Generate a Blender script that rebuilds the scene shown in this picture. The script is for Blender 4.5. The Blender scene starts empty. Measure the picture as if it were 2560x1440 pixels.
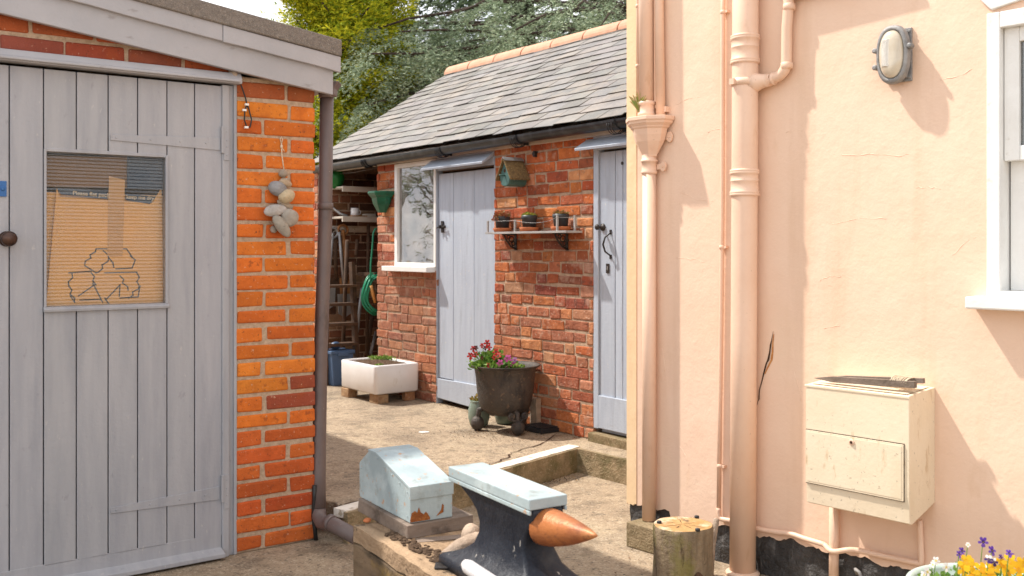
import bpy, math, random
import numpy as np
from mathutils import Vector, Matrix
PI = math.pi
random.seed(7)
C = bpy.context.scene.collection
SC = bpy.context.scene
# ------------------------------------------------------------ camera, world, sun
CAMZ = 1.36; FPX = 2490.0; HX = 1280.0; HY = 618.0
cd = bpy.data.cameras.new('camera'); cam = bpy.data.objects.new('camera', cd); C.objects.link(cam)
cam.location = (0, 0, CAMZ); cam.rotation_euler = (PI/2, 0, 0)
cd.sensor_width = 36; cd.lens = 36*FPX/2560; cd.shift_y = -(720-HY)/2560
cd.clip_start = .05; cd.clip_end = 500
cd.dof.use_dof = True; cd.dof.focus_distance = 4.8; cd.dof.aperture_fstop = 5.0
SC.camera = cam
SUN = Vector((.1427, -.0597, -.2175)).normalized()        # direction the light travels
w = bpy.data.worlds.new('World'); SC.world = w; w.use_nodes = True
nt = w.node_tree; nt.nodes.clear()
wo = nt.nodes.new('ShaderNodeOutputWorld'); bg = nt.nodes.new('ShaderNodeBackground'); bg.inputs[1].default_value = .122
sky = nt.nodes.new('ShaderNodeTexSky'); sky.sky_type = 'NISHITA'; sky.sun_disc = False
sky.sun_elevation = math.asin(-SUN.z); sky.sun_rotation = math.atan2(-SUN.x, -SUN.y)
tc = nt.nodes.new('ShaderNodeTexCoord'); no = nt.nodes.new('ShaderNodeTexNoise'); no.inputs['Scale'].default_value = 2.3; no.inputs['Detail'].default_value = 8
no.inputs['Roughness'].default_value = .6
mp = nt.nodes.new('ShaderNodeMapping'); mp.inputs['Scale'].default_value = (1, 1, 2.2); mp.inputs['Location'].default_value = (.3, .1, .4)
cr = nt.nodes.new('ShaderNodeValToRGB'); cr.color_ramp.elements[0].position = .30; cr.color_ramp.elements[1].position = .52
cr.color_ramp.elements[0].color = (.45,.45,.45,1)
n2 = nt.nodes.new('ShaderNodeTexNoise'); n2.inputs['Scale'].default_value = 5; n2.inputs['Detail'].default_value = 6
cc = nt.nodes.new('ShaderNodeValToRGB'); cc.color_ramp.elements[0].color = (.62, .66, .74, 1); cc.color_ramp.elements[1].color = (1, 1, 1, 1)
cc.color_ramp.elements[0].position = .35; cc.color_ramp.elements[1].position = .6
sc_ = nt.nodes.new('ShaderNodeVectorMath'); sc_.operation = 'SCALE'; sc_.inputs['Scale'].default_value = 9.5
mx = nt.nodes.new('ShaderNodeMix'); mx.data_type = 'RGBA'
L = nt.links.new
L(tc.outputs['Generated'], mp.inputs[0]); L(mp.outputs[0], no.inputs['Vector']); L(mp.outputs[0], n2.inputs['Vector'])
L(no.outputs['Fac'], cr.inputs[0]); L(n2.outputs['Fac'], cc.inputs[0]); L(cc.outputs[0], sc_.inputs[0])
L(cr.outputs[0], mx.inputs['Factor']); L(sky.outputs[0], mx.inputs[6]); L(sc_.outputs[0], mx.inputs[7]); L(mx.outputs[2], bg.inputs[0]); L(bg.outputs[0], wo.inputs[0])
sl = bpy.data.lights.new('sun', 'SUN'); so = bpy.data.objects.new('sun', sl); C.objects.link(so)
sl.energy = 3.9; sl.angle = math.radians(1.3); sl.color = (1, .93, .84)
so.rotation_euler = SUN.to_track_quat('-Z', 'Y').to_euler(); so.location = (-6, 2, 8)
SC.view_settings.view_transform = 'Standard'; SC.view_settings.look = 'None'; SC.view_settings.exposure = 0.64; SC.view_settings.gamma = 1
SC.render.resolution_x = 1024; SC.render.resolution_y = 576
# ------------------------------------------------------------ frames: local x right along a wall, y into it, z up
class Fr:
    def __init__(s, ox, oy, th): s.ox, s.oy, s.th = ox, oy, th; s.c, s.s = math.cos(th), math.sin(th)
    def w(s, x, y, z): return (s.ox+x*s.c-y*s.s, s.oy+x*s.s+y*s.c, z)
    def p(s, px, py, out=0):
        a = (px-HX)/FPX
        x = (a*(s.oy-out*s.c)-(s.ox+out*s.s))/(s.c-a*s.s)
        Y = s.oy+x*s.s-out*s.c
        return x, CAMZ-(py-HY)/FPX*Y
    def x(s, px, out=0): return s.p(px, 0, out)[0]
def at(px, py, Y): return ((px-HX)/FPX*Y, Y, CAMZ-(py-HY)/FPX*Y)
def gnd(px, py, z):
    Y = (CAMZ-z)*FPX/(py-HY); return ((px-HX)/FPX*Y, Y)
W0 = Fr(0, 0, 0)
F1 = Fr(-1.222, 4.41, math.atan2(.594, .804))     # garage front
F2 = Fr(.516, 6.30, math.atan2(-.804, .594))      # outhouse front
F3 = Fr(.543, 4.70, math.atan2(-.752, .659))      # peach house wall
FB = Fr(-1.711, 9.315, math.atan2(.594, .804))    # end wall inside the open bay
FA = Fr(.10, 2.73, math.atan2(.51, .86))          # anvil
FT = Fr(-.55, 3.47, math.atan2(.51, .86))        # timber baulk
UP = .14                                          # level of the raised yard
# ------------------------------------------------------------ mesh builder
def sup(n, a, b, e=2.0):
    o = []
    for i in range(n):
        t = 2*PI*i/n; c, s = math.cos(t), math.sin(t)
        o.append((a*math.copysign(abs(c)**(2/e), c), b*math.copysign(abs(s)**(2/e), s)))
    return o
class MB:
    def __init__(s): s.v = []; s.f = []; s.mi = []; s.col = []; s.sm = []
    def add(s, vs, fs, mi=0, col=(1,1,1), sm=False):
        b = len(s.v); s.v += [tuple(v) for v in vs]
        for f in fs: s.f.append(tuple(b+i for i in f)); s.mi.append(mi); s.col.append(col); s.sm.append(sm)
        return s
    def box(s, x0, x1, y0, y1, z0, z1, mi=0, col=(1,1,1), j=0):
        r = lambda: random.uniform(-j, j) if j else 0
        v = [(x+r(), y+r(), z+r()) for x in (x0,x1) for y in (y0,y1) for z in (z0,z1)]
        return s.add(v, [(0,1,3,2),(4,6,7,5),(0,4,5,1),(2,3,7,6),(0,2,6,4),(1,5,7,3)], mi, col)
    def prism(s, poly, a0, a1, ax='y', mi=0, col=(1,1,1), sm=False):
        n = len(poly)
        def P(u, v, a): return {'y': (u, a, v), 'x': (a, u, v), 'z': (u, v, a)}[ax]
        ar = sum(poly[i][0]*poly[(i+1)%n][1]-poly[(i+1)%n][0]*poly[i][1] for i in range(n))
        if ar < 0: poly = poly[::-1]
        vs = [P(u, v, a0) for u, v in poly]+[P(u, v, a1) for u, v in poly]
        fs = [tuple(range(n)), tuple(range(2*n-1, n-1, -1))]
        b = len(s.v); s.add(vs, fs, mi, col)
        for i in range(n):
            k = (i+1) % n
            s.f.append((b+i, b+n+i, b+n+k, b+k)); s.mi.append(mi); s.col.append(col); s.sm.append(sm)
        return s
    def rings(s, R, mi=0, col=(1,1,1), sm=True, cap=(1,1), closed=False):
        n = len(R[0]); b = len(s.v)
        for r in R: s.v += [tuple(p) for p in r]
        m = len(R); q = m if closed else m-1
        for k in range(q):
            for i in range(n):
                a = b+k*n+i; c = b+k*n+(i+1) % n; k2 = (k+1) % m
                s.f.append((a, c, b+k2*n+(i+1) % n, b+k2*n+i)); s.mi.append(mi); s.col.append(col); s.sm.append(sm)
        if not closed:
            if cap[0]: s.f.append(tuple(range(b+n-1, b-1, -1))); s.mi.append(mi); s.col.append(col); s.sm.append(False)
            if cap[1]: s.f.append(tuple(range(b+(m-1)*n, b+m*n))); s.mi.append(mi); s.col.append(col); s.sm.append(False)
        return s
    def tube(s, P, r, n=12, mi=0, col=(1,1,1), cap=(1,1), closed=False, flat=1.0):
        P = [Vector(p) for p in P]; R = []; m = len(P)
        if not isinstance(r, (list, tuple)): r = [r]*m
        pn = None
        for i in range(m):
            if closed: t = (P[(i+1) % m]-P[i-1]).normalized()
            else: t = (P[min(i+1, m-1)]-P[max(i-1, 0)]).normalized()
            if pn is None:
                a = Vector((0,0,1)) if abs(t.z) < .9 else Vector((0,-1,0))
                pn = (a-t*a.dot(t)).normalized()
            else: pn = (pn-t*pn.dot(t)).normalized()
            bn = t.cross(pn)
            R.append([P[i]+(pn*math.cos(2*PI*k/n)*flat+bn*math.sin(2*PI*k/n))*r[i] for k in range(n)])
        return s.rings(R, mi, col, True, cap, closed)
    def lathe(s, prof, c=(0,0,0), n=24, mi=0, col=(1,1,1), sx=1, sy=1, ax='z', cap=(1,1), wob=0):
        R = []
        for r, z in prof:
            ring = []
            for k in range(n):
                t = 2*PI*k/n; q = 1+(random.uniform(-wob, wob) if wob else 0)
                u, v = r*q*math.cos(t)*sx, r*q*math.sin(t)*sy
                ring.append({'z': (c[0]+u, c[1]+v, c[2]+z), 'y': (c[0]+u, c[1]-z, c[2]+v), 'x': (c[0]+z, c[1]+u, c[2]+v)}[ax])
            R.append(ring)
        return s.rings(R, mi, col, True, cap)
    def ell(s, c, r, n=14, m=9, rot=(0,0,0), mi=0, col=(1,1,1), nz=0, seed=0):
        rg = random.Random(seed); M = Matrix.Rotation(rot[2],3,'Z')@Matrix.Rotation(rot[1],3,'Y')@Matrix.Rotation(rot[0],3,'X')
        ph = [rg.uniform(0, 6) for _ in range(6)]; R = []
        for i in range(m+1):
            a = PI*(i+.02)/(m+.04); ring = []
            for k in range(n):
                t = 2*PI*k/n; d = Vector((math.sin(a)*math.cos(t), math.sin(a)*math.sin(t), math.cos(a)))
                q = 1+nz*(math.sin(2.3*d.x+ph[0])+math.sin(3.1*d.y+ph[1])+math.sin(2.7*d.z+ph[2])+.5*math.sin(6*d.x+ph[3])*math.sin(5*d.y+ph[4]))/2
                ring.append(Vector(c)+M@Vector((d.x*r[0]*q, d.y*r[1]*q, d.z*r[2]*q)))
            R.append(ring)
        return s.rings(R, mi, col)
def link(o): C.objects.link(o); return o
def thing(name, label, cat, fr, loc=(0,0,0), group=None, kind=None):
    o = bpy.data.objects.new(name, None); o.empty_display_size = .1; link(o)
    o.location = fr.w(*loc); o.rotation_euler = (0, 0, fr.th)
    if label: o['label'] = label; o['category'] = cat
    if group: o['group'] = group
    OR[o.name] = Vector(loc)
    return o
OR = {}
def part(name, mb, mats, par, bev=0, bseg=2, label=None, kind=None, vn=True):
    o0 = OR[par.name]
    me = mesh_of(name, mb, mats, o0)
    o = bpy.data.objects.new(name, me); link(o); o.parent = par
    OR[o.name] = o0
    if label: o['label'] = label
    if kind: o['kind'] = kind
    if bev: bevel(o, bev, bseg)
    return o
def bevel(o, wd, seg):
    b = o.modifiers.new('bevel', 'BEVEL'); b.width = wd; b.segments = seg; b.limit_method = 'ANGLE'; b.angle_limit = math.radians(40)
def mesh_of(name, mb, mats, o0=Vector((0,0,0))):
    me = bpy.data.meshes.new(name)
    me.from_pydata([(v[0]-o0[0], v[1]-o0[1], v[2]-o0[2]) for v in mb.v], [], mb.f)
    if not isinstance(mats, (list, tuple)): mats = [mats]
    for m in mats: me.materials.append(m)
    me.polygons.foreach_set('material_index', mb.mi)
    me.polygons.foreach_set('use_smooth', mb.sm)
    if True:
        at_ = me.color_attributes.new('tint', 'FLOAT_COLOR', 'CORNER')
        a = np.ones((len(me.loops), 4), np.float32); tot = np.empty(len(me.polygons), np.int32); me.polygons.foreach_get('loop_total', tot)
        a[:, :3] = np.repeat(np.array(mb.col, np.float32), tot, 0); at_.data.foreach_set('color', a.ravel())
    me.update(); return me
def solo(name, mb, mats, label, cat, fr, loc=(0,0,0), group=None, kind=None, bev=0, bseg=2):
    o = bpy.data.objects.new(name, mesh_of(name, mb, mats, Vector(loc))); link(o)
    o.location = fr.w(*loc); o.rotation_euler = (0, 0, fr.th)
    if label: o['label'] = label
    if cat: o['category'] = cat
    if group: o['group'] = group
    if kind: o['kind'] = kind
    if bev: bevel(o, bev, bseg)
    OR[o.name] = Vector(loc)
    return o
# ------------------------------------------------------------ materials
def nd(t, k, **kw):
    n = t.nodes.new('ShaderNode'+k)
    for a, b in kw.items():
        if a in n.inputs: n.inputs[a].default_value = b
        else: setattr(n, a, b)
    return n
def c4(c): return (c[0], c[1], c[2], 1)
def pm(name, c1, c2=None, sc=6, lo=.35, hi=.65, rough=.7, metal=0, bump=.25, bsc=80, bump2=0, bsc2=6, layers=(), tint=False, st=(1,1,1), spec=.4, trans=0, coat=0):
    """base colour c1..c2 by noise, then layers (colour, scale, lo, hi, stretch, amount), then bump"""
    m = bpy.data.materials.new(name); m.use_nodes = True; t = m.node_tree; L = t.links.new
    b = t.nodes['Principled BSDF']; b.inputs['Roughness'].default_value = rough; b.inputs['Metallic'].default_value = metal
    b.inputs['Specular IOR Level'].default_value = spec
    if coat: b.inputs['Coat Weight'].default_value = coat; b.inputs['Coat Roughness'].default_value = .15
    tc = nd(t, 'TexCoord'); vec = tc.outputs['Object']
    def noise(scale, stretch=(1,1,1), det=6, off=0):
        mp = nd(t, 'Mapping'); mp.inputs['Scale'].default_value = stretch; mp.inputs['Location'].default_value = (off, off*1.7, off*.3); L(vec, mp.inputs[0])
        n = nd(t, 'TexNoise', Scale=scale, Detail=det, Roughness=.62); L(mp.outputs[0], n.inputs['Vector']); return n.outputs['Fac']
    def ramp(src, lo, hi):
        r = nd(t, 'MapRange'); r.inputs['From Min'].default_value = lo; r.inputs['From Max'].default_value = hi; L(src, r.inputs['Value']); return r.outputs['Result']
    def mix(fac, a, b_, mode='MIX'):
        x = nd(t, 'Mix', data_type='RGBA', blend_type=mode)
        for s_, i in ((fac, 0), (a, 6), (b_, 7)):
            if isinstance(s_, (int, float)): x.inputs[i].default_value = s_
            elif isinstance(s_, tuple): x.inputs[i].default_value = c4(s_)
            else: L(s_, x.inputs[i])
        return x.outputs[2]
    if c2 is None: c2 = tuple(x*.85 for x in c1)
    col = mix(ramp(noise(sc, st), lo, hi), c1, c2)
    if tint:
        a = nd(t, 'Attribute', attribute_name='tint'); col = mix(1.0, col, a.outputs['Color'], 'MULTIPLY')
    for i, ly in enumerate(layers):
        c, s_, l_, h_, stc, am = ly
        f = ramp(noise(s_, stc, 8, 3.1+i*2.3), .5+(l_-.5)*.70, .5+(h_-.5)*.74)
        mu = nd(t, 'Math', operation='MULTIPLY'); mu.use_clamp = True; L(f, mu.inputs[0]); mu.inputs[1].default_value = am
        col = mix(mu.outputs[0], col, c)
    L(col, b.inputs['Base Color'])
    if bump or bump2:
        bp = nd(t, 'Bump', Strength=1.0, Distance=bump*.016); L(noise(bsc), bp.inputs['Height'])
        if bump2:
            b2 = nd(t, 'Bump', Strength=1.0, Distance=bump2*.016); L(noise(bsc2, (1,1,1), 4, 9), b2.inputs['Height']); L(b2.outputs[0], bp.inputs['Normal'])
        L(bp.outputs[0], b.inputs['Normal'])
    if trans:
        tr = nd(t, 'BsdfTranslucent'); L(col, tr.inputs[0]); ms = nd(t, 'MixShader'); ms.inputs[0].default_value = trans
        L(b.outputs[0], ms.inputs[1]); L(tr.outputs[0], ms.inputs[2]); L(ms.outputs[0], t.nodes['Material Output'].inputs[0])
    return m
def flat(name, c, rough=.5, metal=0, **k): return pm(name, c, tuple(x*.9 for x in c), rough=rough, metal=metal, bump=k.pop('bump', .05), **k)
def glassy(name, refl=.35, tintc=(.9,.93,.93), dust=.08, rib=0, rough=.01, dustc=(.7,.7,.68)):
    m = bpy.data.materials.new(name); m.use_nodes = True; t = m.node_tree; L = t.links.new
    t.nodes.remove(t.nodes['Principled BSDF']); out = t.nodes['Material Output']
    tr = nd(t, 'BsdfTransparent'); tr.inputs[0].default_value = c4(tintc); gl = nd(t, 'BsdfGlossy', Roughness=rough); di = nd(t, 'BsdfDiffuse'); di.inputs[0].default_value = c4(dustc)
    fr = nd(t, 'Fresnel', IOR=1.5); ad = nd(t, 'Math', operation='ADD'); ad.use_clamp = True; ad.inputs[1].default_value = refl; L(fr.outputs[0], ad.inputs[0])
    m1 = nd(t, 'MixShader'); L(ad.outputs[0], m1.inputs[0]); L(tr.outputs[0], m1.inputs[1]); L(gl.outputs[0], m1.inputs[2])
    tc = nd(t, 'TexCoord'); no = nd(t, 'TexNoise', Scale=7, Detail=6); L(tc.outputs['Object'], no.inputs['Vector'])
    r = nd(t, 'MapRange'); r.inputs['From Min'].default_value = .3; r.inputs['From Max'].default_value = .8; r.inputs['To Max'].default_value = dust*2; L(no.outputs['Fac'], r.inputs['Value'])
    m2 = nd(t, 'MixShader'); L(r.outputs[0], m2.inputs[0]); L(m1.outputs[0], m2.inputs[1]); L(di.outputs[0], m2.inputs[2]); L(m2.outputs[0], out.inputs[0])
    n2 = nd(t, 'TexNoise', Scale=3); L(tc.outputs['Object'], n2.inputs['Vector']); bp = nd(t, 'Bump', Strength=1, Distance=.002); L(n2.outputs['Fac'], bp.inputs['Height']); L(bp.outputs[0], gl.inputs['Normal'])
    return m
M = {}
M['brick1'] = pm('orange_brick', (1,1,1), (.80,.74,.7), sc=9, rough=.85, bump=.28, bsc=70, bump2=.25, bsc2=22, tint=True,
    layers=[((.22,.05,.015), 26, .64, .72, (1,1,1), .6), ((.34,.07,.012), 12, .5, .75, (1,1,1), .45), ((.60,.40,.26), 60, .66, .74, (1,1,1), .6), ((.06,.03,.02), 70, .70, .74, (1,1,1), .8)])
M['mort1'] = pm('sandy_mortar', (.56,.42,.30), (.38,.27,.18), sc=40, rough=.95, bump=.4, bsc=140)
M['brick2'] = pm('weathered_red_brick', (1,1,1), (.66,.58,.55), sc=14, rough=.92, bump=.5, bsc=60, bump2=.6, bsc2=24, tint=True,
    layers=[((.10,.05,.035), 20, .62, .74, (1,1,1), .65), ((.55,.40,.30), 9, .60, .72, (1,1,1), .38), ((.62,.48,.38), 55, .64, .74, (1,1,1), .5)])
M['mort2'] = pm('pale_lime_mortar', (.56,.41,.29), (.36,.25,.17), sc=30, rough=.95, bump=.6, bsc=110, layers=[((.13,.10,.08), 12, .6, .75, (1,1,1), .5)])
M['grey_paint'] = pm('grey_painted_wood', (.375,.375,.395), (.32,.325,.35), sc=3, st=(6,1,.6), rough=.42, bump=.09, bsc=60, bump2=.05, bsc2=12, tint=True,
    layers=[((.25,.26,.29), 4, .52, .74, (3,1,.4), .5), ((.20,.2,.22), 28, .70, .76, (1,1,.5), .35), ((.52,.49,.46), 45, .72, .76, (1,1,.4), .5)])
M['grey_fascia'] = pm('grey_painted_fascia', (.40,.395,.415), (.35,.35,.37), sc=4, rough=.45, bump=.1, bsc=50, bump2=.1, bsc2=9, layers=[((.22,.2,.19), 22, .70, .76, (.4,1,1), .5)])
M['blue_door'] = pm('pale_blue_grey_painted_wood', (.44,.495,.57), (.38,.43,.51), sc=3, st=(6,1,.6), rough=.5, bump=.12, bsc=60, tint=True,
    layers=[((.30,.33,.38), 6, .60, .76, (4,1,.4), .5), ((.60,.58,.52), 40, .71, .75, (1,1,.6), .6)])
M['white'] = pm('white_gloss_paint', (.82,.82,.80), (.74,.73,.70), sc=5, rough=.4, bump=.08, bsc=50, layers=[((.45,.40,.33), 20, .68, .78, (1,1,1), .35)])
PEACH = [((.60,.385,.235), 3.5, .54, .80, (2.2,2.2,.22), .32), ((.80,.60,.42), 2.2, .55, .8, (1,1,1), .4), ((.60,.36,.19), 9, .70, .82, (1,1,.35), .22), ((.35,.2,.1), 70, .77, .80, (1,1,1), .35)]
M['peach'] = pm('peach_masonry_paint', (.82,.60,.455), (.79,.56,.415), sc=2.5, rough=.8, bump=.06, bsc=70, bump2=.30, bsc2=6, layers=PEACH)
M['peach_lit'] = pm('lit_peach_masonry_paint', (.84,.62,.38), (.80,.57,.34), sc=4, rough=.8, bump=.08, bsc=60, bump2=.25, bsc2=8, layers=PEACH[:2])  # wall peach made creamier, brighter light at the house corner put into the colour
M['peach_pipe'] = pm('peach_gloss_paint', (.79,.56,.42), (.76,.52,.38), sc=7, rough=.42, bump=.05, bsc=70, bump2=.06, bsc2=14, layers=[((.55,.30,.14), 14, .66, .80, (1,1,.4), .35), ((.25,.14,.07), 60, .76, .79, (1,1,1), .5)])
M['tar'] = pm('black_tarred_plinth', (.028,.027,.027), (.085,.08,.078), sc=9, rough=.6, bump=1.2, bsc=35, bump2=1.6, bsc2=9, layers=[((.25,.24,.23), 14, .60, .75, (2.5,2.5,.5), .4)])
GL = [((.15,.11,.075), 1.3, .50, .68, (1,1,1), .6), ((.10,.08,.06), 5, .58, .68, (1,1,1), .4), ((.52,.42,.28), 3.1, .55, .75, (1,1,1), .5), ((.09,.065,.04), 75, .54, .68, (1,1,1), .6), ((.64,.55,.42), 95, .56, .68, (1,1,1), .55), ((.05,.04,.03), 30, .66, .70, (1,1,1), .6), ((.16,.12,.075), 9, .56, .70, (1,1,1), .5)]
M['conc'] = pm('weathered_concrete_yard', (.45,.345,.235), (.33,.25,.17), sc=22, rough=.92, bump=.5, bsc=150, bump2=.5, bsc2=18, layers=GL)
M['kerb'] = pm('mossy_concrete_riser', (.36,.27,.16), (.20,.15,.08), sc=9, rough=.95, bump=.7, bsc=90, bump2=.8, bsc2=22, layers=[((.10,.09,.03), 6, .5, .7, (1,1,1), .7), ((.5,.4,.27), 80, .63, .72, (1,1,1), .6)])
M['kerbwhite'] = pm('worn_white_paint_on_concrete', (.76,.70,.62), (.66,.59,.50), sc=12, rough=.85, bump=.3, bsc=90, layers=[((.36,.28,.18), 26, .60, .68, (1,1,1), .8)])
M['slate'] = pm('weathered_grey_slate', (.20,.185,.175), (.145,.138,.135), sc=9, rough=.6, bump=.25, bsc=50, bump2=.2, bsc2=14, tint=True,
    layers=[((.27,.225,.18), 4, .52, .72, (1,1,1), .55), ((.36,.32,.27), 45, .67, .73, (1,1,1), .5)])
M['ridge'] = pm('salmon_clay_ridge_tile', (.62,.33,.22), (.52,.27,.17), sc=9, rough=.8, bump=.3, bsc=60, layers=[((.35,.24,.17), 20, .6, .75, (1,1,1), .5)])
M['felt'] = pm('grey_mineral_roof_felt', (.27,.235,.205), (.19,.165,.145), sc=60, rough=.95, bump=.6, bsc=220, layers=[((.42,.38,.33), 230, .60, .68, (1,1,1), .8)])
M['black'] = flat('black_plastic', (.02,.022,.026), .35, bump=.05, layers=[((.09,.10,.11), 10, .5, .75, (1,1,1), .5)])
M['iron'] = pm('black_iron', (.02,.018,.018), (.04,.03,.025), rough=.45, bump=.15, metal=.2)
M['castiron'] = pm('brown_cast_iron', (.080,.066,.055), (.048,.042,.038), sc=9, rough=.55, metal=.25, bump=.4, bsc=70, bump2=.2, bsc2=14,
    layers=[((.02,.02,.022), 6, .56, .66, (1.5,1.5,.5), .7), ((.22,.15,.10), 30, .62, .72, (1,1,1), .5)])
M['pipe_mauve'] = pm('mauve_brown_pvc', (.155,.115,.105), (.125,.095,.088), sc=6, rough=.45, bump=.04, layers=[((.05,.04,.035), 9, .62, .74, (1,1,.5), .5), ((.3,.25,.22), 60, .74, .78, (1,1,1), .6)])
M['timber'] = pm('weathered_timber', (.24,.165,.10), (.10,.068,.04), sc=9, st=(1,.12,1), rough=.9, bump=.6, bsc=40, bump2=.6, bsc2=14, layers=[((.05,.035,.02), 7, .56, .68, (1,.3,1), .8), ((.30,.19,.04), 6, .6, .7, (1,.5,1), .5)])
M['timber_top'] = pm('bleached_rotten_timber', (.42,.29,.18), (.20,.13,.075), sc=16, st=(1,.1,1), rough=.9, bump=1.0, bsc=30, bump2=.8, bsc2=14, layers=[((.03,.02,.012), 9, .60, .66, (1,.5,1), .85)])
M['palewood'] = pm('grey_driftwood', (.48,.37,.28), (.26,.19,.14), sc=14, st=(1,.15,1), rough=.85, bump=.5, bsc=50)
M['greywood'] = pm('grey_brown_wood_block', (.26,.20,.16), (.15,.115,.09), sc=10, st=(.3,1,1), rough=.85, bump=.3, bsc=50, layers=[((.06,.045,.035), 9, .58, .7, (1,1,1), .6)])
M['ltblue'] = pm('pale_blue_painted_box', (.37,.445,.46), (.30,.37,.395), sc=5, rough=.5, bump=.1, bsc=60, layers=[((.52,.60,.61), 5, .52, .75, (1,1,1), .7), ((.17,.17,.15), 12, .57, .74, (1,1,1), .5), ((.50,.24,.09), 34, .66, .72, (1,1,1), .7)])
M['anvil'] = pm('blue_black_painted_anvil', (.010,.013,.021), (.028,.032,.042), sc=7, rough=.45, metal=.1, bump=.25, bsc=40, bump2=.2, bsc2=12, spec=.25, layers=[((.10,.095,.09), 8, .60, .76, (1,1,1), .3), ((.45,.42,.38), 50, .73, .76, (1,1,.4), .7)])
M['horn'] = pm('rust_brown_horn', (.40,.14,.042), (.24,.075,.028), sc=9, rough=.42, metal=.15, bump=.15, bsc=60, layers=[((.52,.24,.09), 5, .5, .72, (1,1,1), .6), ((.12,.04,.02), 22, .62, .72, (1,1,1), .6)])
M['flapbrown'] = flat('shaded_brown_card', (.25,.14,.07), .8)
M['stain'] = pm('orange_rust_stain', (.62,.28,.09), (.45,.16,.04), sc=40, rough=.9)
M['rust'] = pm('flaking_rust', (.20,.05,.015), (.36,.13,.03), sc=30, rough=.95, bump=.8, bsc=80)
M['crack'] = pm('dark_crack', (.03,.015,.008), (.07,.03,.012), sc=60, rough=1)
M['soil'] = pm('dark_potting_soil', (.07,.04,.022), (.16,.10,.06), sc=60, rough=1, bump=1.5, bsc=90)
M['ceramic'] = pm('white_glazed_fireclay', (.80,.80,.80), (.74,.73,.72), sc=4, rough=.18, bump=.03, coat=.4, layers=[((.45,.38,.28), 12, .68, .8, (1,1,.4), .35)])
M['meter'] = pm('cream_painted_fibreglass', (.80,.68,.51), (.77,.64,.465), sc=5, rough=.6, bump=.06, bsc=60, layers=[((.60,.49,.32), 6, .50, .74, (1,1,.5), .3), ((.45,.27,.11), 22, .64, .74, (1,1,.3), .5), ((.30,.25,.18), 60, .68, .74, (1,1,1), .6)])
M['meter_side'] = M['meter']
M['alloy'] = pm('weathered_grey_alloy', (.34,.33,.32), (.20,.20,.20), sc=16, rough=.55, metal=.2, bump=.2, bsc=60, layers=[((.50,.46,.40), 12, .6, .75, (1,1,1), .5)])
M['terracotta'] = pm('terracotta_clay', (.52,.17,.06), (.42,.13,.05), rough=.8, bump=.1)
M['potblack'] = flat('dark_grey_plastic_pot', (.035,.04,.045), .45)
M['shelfgrey'] = pm('silver_grey_painted_board', (.42,.41,.40), (.30,.29,.28), sc=12, rough=.6, bump=.2)
M['birdgreen'] = pm('teal_green_painted_wood', (.075,.17,.155), (.05,.12,.11), rough=.6, bump=.2, layers=[((.3,.38,.33), 30, .7, .75, (1,1,1), .4)])
M['birdroof'] = pm('mossy_mineral_felt_roof', (.26,.17,.07), (.14,.10,.05), sc=50, rough=1, bump=1.2, bsc=120, layers=[((.45,.33,.14), 140, .58, .64, (1,1,1), .8)])
M['green'] = pm('dark_green_gloss_iron', (.012,.12,.065), (.01,.085,.045), sc=12, rough=.3, bump=.1, layers=[((.03,.03,.02), 20, .62, .7, (1,1,1), .6)])
M['hose'] = flat('green_hose_rubber', (.02,.26,.14), .35)
M['copper'] = flat('orange_brass_nozzle', (.65,.34,.10), .4)
M['ball'] = flat('bright_green_plastic', (.01,.16,.03), .4)
M['oldwood'] = pm('dark_stained_ladder_wood', (.10,.05,.025), (.05,.028,.015), sc=20, rough=.8, bump=.3)
M['handle'] = pm('varnished_ash_handle', (.40,.19,.07), (.28,.12,.04), sc=12, rough=.5)
M['steel'] = pm('dull_grey_steel', (.40,.40,.40), (.28,.28,.28), rough=.4, metal=.5)
M['bluebox'] = flat('blue_grey_plastic', (.07,.13,.24), .4)
M['shelfwhite'] = pm('off_white_painted_timber', (.62,.56,.48), (.5,.45,.38), rough=.7, layers=[((.25,.2,.15), 14, .6, .75, (.3,1,1), .5)])
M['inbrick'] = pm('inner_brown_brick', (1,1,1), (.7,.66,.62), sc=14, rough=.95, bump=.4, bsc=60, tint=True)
M['sage'] = pm('sage_glazed_pot', (.21,.27,.22), (.17,.22,.18), rough=.25, bump=.03)
M['bowl'] = pm('pale_sage_planter', (.52,.62,.56), (.44,.54,.49), rough=.4, bump=.05)
M['pebble'] = pm('sea_worn_pebble', (1,1,1), (.72,.70,.68), sc=22, rough=.75, bump=.35, bsc=70, bump2=.3, bsc2=40, tint=True, layers=[((.10,.08,.07), 45, .70, .74, (1,1,1), .7)])
M['cord'] = pm('cream_cord', (.72,.60,.45), (.6,.5,.36), rough=.9)
M['cable'] = flat('black_cable', (.02,.02,.02), .4)
M['log'] = pm('barkless_log_side', (.33,.25,.16), (.16,.115,.07), sc=9, st=(2,2,.25), rough=.85, bump=.5, bsc=40, bump2=.8, bsc2=12, layers=[((.21,.19,.035), 6, .52, .66, (1,1,.6), .6), ((.05,.03,.015), 16, .62, .70, (2,2,.3), .8)])
M['logtop'] = pm('sawn_log_end', (.48,.30,.13), (.36,.20,.07), sc=9, rough=.85, bump=.3, bsc=60, layers=[((.70,.58,.44), 9, .5, .66, (1,1,1), .7), ((.07,.045,.03), 13, .60, .70, (1,1,1), .7)])
M['bronze'] = pm('dark_bronze_knob', (.10,.055,.04), (.045,.03,.028), sc=30, rough=.3, metal=.7, bump=.05)
M['card'] = pm('brown_cardboard', (.93,.55,.22), (.85,.48,.18), sc=3, rough=.8, bump=.05)
M['navy'] = flat('navy_printed_band', (.03,.07,.13), .6)
M['greyink'] = flat('dark_grey_ink', (.08,.085,.09), .7)
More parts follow.
